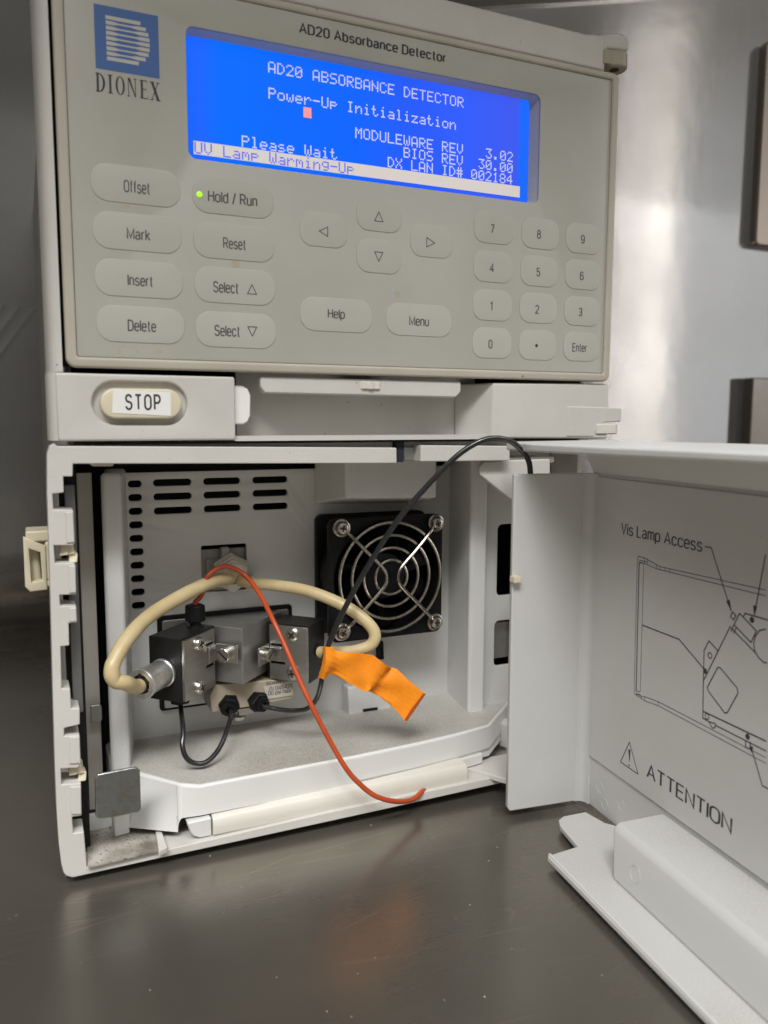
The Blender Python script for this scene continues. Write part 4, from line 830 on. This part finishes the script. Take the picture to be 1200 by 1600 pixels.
for v in bm.verts:
    p_ = v.co; v.co = p_+Vector((0, .16*math.sin(p_.x*1.9+p_.z*2.7)+.12*math.sin(p_.x*3.7-p_.z*1.3), 0))
tp = finish(bm, 'tape_flag', TAPE, None, sharp=70, loc=(99.4, 10, 65.9)); tp['label'] = 'bright orange tape flag wrapped round the tubes in front of the fan'; tp['category'] = 'tape'
a = Vector((138.6, 0.8, 49.3)); b = Vector((131.3, 3.8, 37.3)); bm = new(); nn = Vector((-.9, 0, .15))
pp = [a, b, b+Vector((-.7, 0, 1.2)), a+Vector((-1.1, 0, 0.2))]
add(bm, [p+Vector((0, -.3, 0)) for p in pp]+[p+Vector((.1, .9, 0)) for p in pp], [(0, 1, 2, 3), (4, 5, 6, 7), (0, 1, 5, 4), (1, 2, 6, 5), (2, 3, 7, 6), (3, 0, 4, 7)])
finish(bm, 'tape_end', TAPEE, tp)

# ------------------------------------------------------------------ open door (tray shape), hinged at the right
dO = Vector((200, -24, 0)); dE = Vector((-.107, -.994, 0)); dN = Vector((-.994, .107, 0))
def DP(t, m_, z): return tuple(dO+dE*t+dN*m_+Vector((0, 0, z)))
bm = new(); extr(bm, [(-2.5, 3.2), (-2.5, 151), (0, 151), (0, 3.2)], lambda m_, z: DP(0, m_, z), lambda m_, z: DP(223, m_, z))
DOOR = finish(bm, 'door', PLAS2, DET, bevel=.8, seg=3)
# proud inner panel carrying the diagram
bm = new(); extr(bm, [(4.4, 24.2), (222, 24.2), (222, 138.4), (4.4, 138.4)], lambda t, z: DP(t, 0, z), lambda t, z: DP(t, .8, z)); finish(bm, 'diagram_panel', PLAS2, DOOR, bevel=.75, seg=4)
bm = new(); extr(bm, [(0, 139.2), (6.5, 151), (0, 151)], lambda m_, z: DP(0, m_, z), lambda m_, z: DP(222, m_, z)); finish(bm, 'door_cove', PLAS2, DOOR, bevel=.8)
# top lip
ip = [(0, 0), (223, 0), (223, 36), (130, 36), (16, 36), (8.5, 35.8), (0, 30), (-14, 31.8), (-14, 26), (-2, 6)]
bm = new(); extr(bm, ip, lambda t, m_: DP(t, m_, 148.5+t*.013), lambda t, m_: DP(t, m_, 151.6+t*.009+(36-m_)*.03)); finish(bm, 'top_lip', PLAS2, DOOR, bevel=.9, seg=3)
# hinge-side flap
fl = [(-2.2, 3.0), (33.6, 3.0), (34.8, 5.0), (34.8, 139.6), (-2.2, 139.6)]
bm = new(); extr(bm, fl, lambda m_, z: DP(0, m_, z), lambda m_, z: DP(-2.2, m_, z)); finish(bm, 'side_flap', PLAS2, DOOR, bevel=.6, seg=3)
bm = new(); c_ = (165.9, -22, 98.8); box(bm, c_[0]-1.6, c_[0]+1.6, c_[1]-1.6, c_[1]+2, c_[2]-1.2, c_[2]+1.2); finish(bm, 'flap_nib', CREAM, DOOR, bevel=.3)
bm = new(); extr(bm, [(-.3, -.3), (4.4, -.3), (4.2, .35), (2.6, .6), (1.3, 1.3), (.6, 2.6), (.35, 4.2), (-.3, 4.4)], lambda t, m_: DP(t, m_, 3.3), lambda t, m_: DP(t, m_, 139.4)); finish(bm, 'corner_fillet', PLAS2, DOOR)
# bottom shelf with its notch
sp = [(159.2, -56.4), (173.4, -55.4), (176.6, -40.2), (178.8, -36.2), (182.3, -34.4), (192.8, -34.9), (194.1, -45.1)]
sp = sp+[tuple(DP(26, 0, 0)[:2]), tuple(DP(223, 0, 0)[:2]), tuple(DP(223, 36.4, 0)[:2])]
bm = new(); flat(bm, sp, 2.2, 4.4); finish(bm, 'bottom_shelf', DUSTD, DOOR, bevel=.5)
bm = new(); flat(bm, [DP(36, 36.6, 0)[:2], DP(36, 35.4, 0)[:2], DP(223, 35.2, 0)[:2], DP(223, 36.6, 0)[:2]], 3.5, 4.9); finish(bm, 'shelf_edge', PLAS2, DOOR, bevel=.35)
# raised box along the shelf
pr = [(0, 4), (23.4, 4), (21.6, 20), (20.6, 21.8), (18.8, 22.6), (0, 22.9)]
bm = new(); extr(bm, pr, lambda m_, z: DP(56.4-(z-4)*.22, m_, z), lambda m_, z: DP(222, m_, z)); finish(bm, 'shelf_box', DUSTD, DOOR, bevel=1.6, seg=4)
# moulding rings
RING = PLAS2
def ringmark(c, r, f):
    bm = new(); tube(bm, [f(c[0]+r*math.cos(2*math.pi*k/28), c[1]+r*math.sin(2*math.pi*k/28)) for k in range(28)], .09, 6, closed=True); finish(bm, 'mould_mark', RING, DOOR)
fw = lambda t, z: DP(t, .03, z)
ringmark((15.8, 8.7), 2.2, fw); ringmark((12, 14.0), 2.4, fw); ringmark((27, 13.4), 2.2, fw)
fb_ = lambda t, z: DP(t, 23.4-(z-4)*.11+.05, z)
ringmark((68.0, 12.4), 2.7, fb_)
# printed matter on the door
def DF(u, v, d): return DP(u, .85-d, v)
def dtext(name, s, t0, t1, z0, z1, m=INK, wt=13): text(name, s, ((t0+t1)/2, (z0+z1)/2, t1-t0, z1-z0), DF, m, DOOR, wt=wt)
dtext('caption', 'Vis Lamp Access', 21.4, 66.6, 117.0, 122.3, wt=12)
dtext('warning_word', 'ATTENTION', 42.6, 86.2, 31.9, 37.1, wt=12)
bm = new(); T3 = [(31.7, 40.6), (37.6, 30.6), (26.5, 30.7)]; stroke(bm, T3, .38, DF, True)
ex = [(31.1, 37.4), (32.5, 38.1), (32.3, 33.1), (32.1, 33.0)]; add(bm, [DF(u, v, 0) for u, v in ex], [(0, 1, 2, 3)])
dc = (32.0, 31.6); add(bm, [DF(u, v, 0) for u, v in circle(dc[0], dc[1], .42, 14)], [tuple(range(14))]); finish(bm, 'warning_triangle', INK, DOOR)
bm = new()
def dl(pts, wd=.34, closed=False): stroke(bm, pts, wd, DF, closed)
TH = .24
dl([(33.0, 111.3), (36.7, 111.2), (45.2, 109.6), (94.4, 111.2)], TH)
dl([(33.1, 109.2), (36.1, 109.2), (43.9, 108.5), (94.5, 109.5)], TH)
dl([(33.0, 111.3), (32.2, 110.4), (33.3, 61.2), (33.8, 59.7), (37.3, 59.6), (40.0, 59.3), (47.7, 60.2), (98.1, 60.1)], TH)
dl([(33.4, 108.8), (34.5, 61.3)], .5)
dl([(33.4, 108.8), (36.1, 109.2), (37.0, 61.7), (34.5, 61.3)], TH)
dl([(34.6, 60.1), (37.8, 60.4), (40.3, 60.9), (48.0, 61.6), (98.0, 61.8)], TH)
for seg in ([(36.3, 111.4), (36.5, 109.3)], [(38.2, 111.2), (38.4, 109.1)], [(43.4, 110.0), (43.5, 108.5)], [(45.2, 109.6), (45.3, 108.4)], [(48.0, 109.7), (48.1, 108.3)], [(50.8, 109.7), (50.9, 108.4)], [(33.4, 109.9), (38.3, 110.0)], [(47.6, 61.7), (47.7, 60.2)], [(37.9, 60.5), (37.9, 59.3)], [(39.7, 60.9), (39.8, 59.5)], [(34.6, 60.4), (36.9, 60.7)]): dl(seg, TH)
dl([(36.7, 86.6), (57.2, 86.7), (70.3, 80.1)], .45)
dl([(68.0, 120.0), (70.7, 120.1), (80.8, 102.0)], .42)
dl([(93.6, 121.4), (95.1, 134.2), (90.6, 102.6)], .42) if False else dl([(93.6, 121.4), (90.6, 103.4)], .42)
dl([(81.6, 101.7), (83.0, 100.9), (82.1, 99.4), (80.7, 100.1)], .42, True)
dl([(84.5, 102.0), (91.7, 98.3), (89.8, 94.3), (82.4, 97.9)], .42, True)
dl([(81.3, 96.6), (92.2, 91.5)], .42); dl([(82.4, 97.9), (81.3, 95.6)], .4); dl([(83.4, 97.3), (82.5, 95.3)], .4)
dl([(80.9, 97.1), (70.4, 76.9)], .42)
dl([(75.9, 88.0), (71.7, 90.0), (69.7, 86.3), (70.0, 76.8), (70.5, 66.2), (70.6, 63.9), (73.5, 63.8), (75.1, 62.3), (76.1, 62.6), (76.7, 63.7), (97.9, 63.8)], .42)
dl([(76.3, 82.6), (77.4, 82.8), (85.2, 78.7), (85.6, 77.2), (81.5, 69.6), (80.4, 69.1), (72.5, 73.7), (72.0, 74.7)], .42, True)
dl([(70.5, 66.2), (97.7, 66.7)], .5); dl([(76.7, 64.2), (73.5, 63.8)], .4)
dl([(89.8, 63.6), (91.7, 63.9), (91.8, 61.9), (89.9, 61.7)], .4, True)
dl([(92.1, 62.8), (97.4, 52.8), (98.7, 52.9), (103.6, 53.1)], .42)
dl([(86.1, 101.3), (86.8, 102.5), (95.0, 102.6), (102.2, 102.6)], .42)
dl([(95.2, 99.7), (93.0, 98.8), (91.4, 96.6), (90.9, 94.3), (91.5, 92.1), (93.3, 90.5), (95.1, 89.8), (96.4, 89.9)], .42)
c1 = (72.5, 85.4); dl(circle(c1[0], c1[1], .9, 12), .35, True); c1 = (72.5, 65.2); dl(circle(c1[0], c1[1], .9, 12), .35, True)
for lst in ([(78.5, 104.5), (80.0, 105.3), (81.2, 101.6)], [(89.8, 105.8), (91.5, 105.6), (90.5, 102.3)], [(91.5, 63.2), (93.1, 62.8), (92.3, 60.9)]): add(bm, [DF(u, v, .0) for u, v in lst], [(0, 1, 2)])
for c1 in ((89.7, 101.2), (90.5, 65.3), (70.6, 79.7)): add(bm, [DF(u, v, 0) for u, v in circle(c1[0], c1[1], .95, 14)], [tuple(range(14))])
finish(bm, 'printed_diagram', INK, DOOR)

# crumbs and flecks on the bench and in the tray
rnd = random.Random(3); bm = new()
def fleck(x, y, z, r):
    a = rnd.random()*6.28; k = [(x+r*math.cos(a+t)*rnd.uniform(.5, 1), y+r*math.sin(a+t)*rnd.uniform(.5, 1)) for t in (0, 1.5, 3.1, 4.6)]
    add(bm, [(p[0], p[1], z+.02) for p in k]+[(x, y, z+r*.7)], [(0, 1, 4), (1, 2, 4), (2, 3, 4), (3, 0, 4)])
for _ in range(70): fleck(rnd.uniform(-120, 170), rnd.uniform(-190, 20), 0, rnd.uniform(.12, .38))
for _ in range(60): fleck(rnd.uniform(28, 190), rnd.uniform(16, 56), 26, rnd.uniform(.08, .25))
o = finish(bm, 'crumbs', LABEL2, None); o['kind'] = 'stuff'; o['label'] = 'tiny pale crumbs and dust flecks scattered on the bench and tray'

for o in sc.objects:
    if o.type == 'MESH' and o.parent is None and 'kind' not in o and 'label' not in o: print('UNLABELLED', o.name)
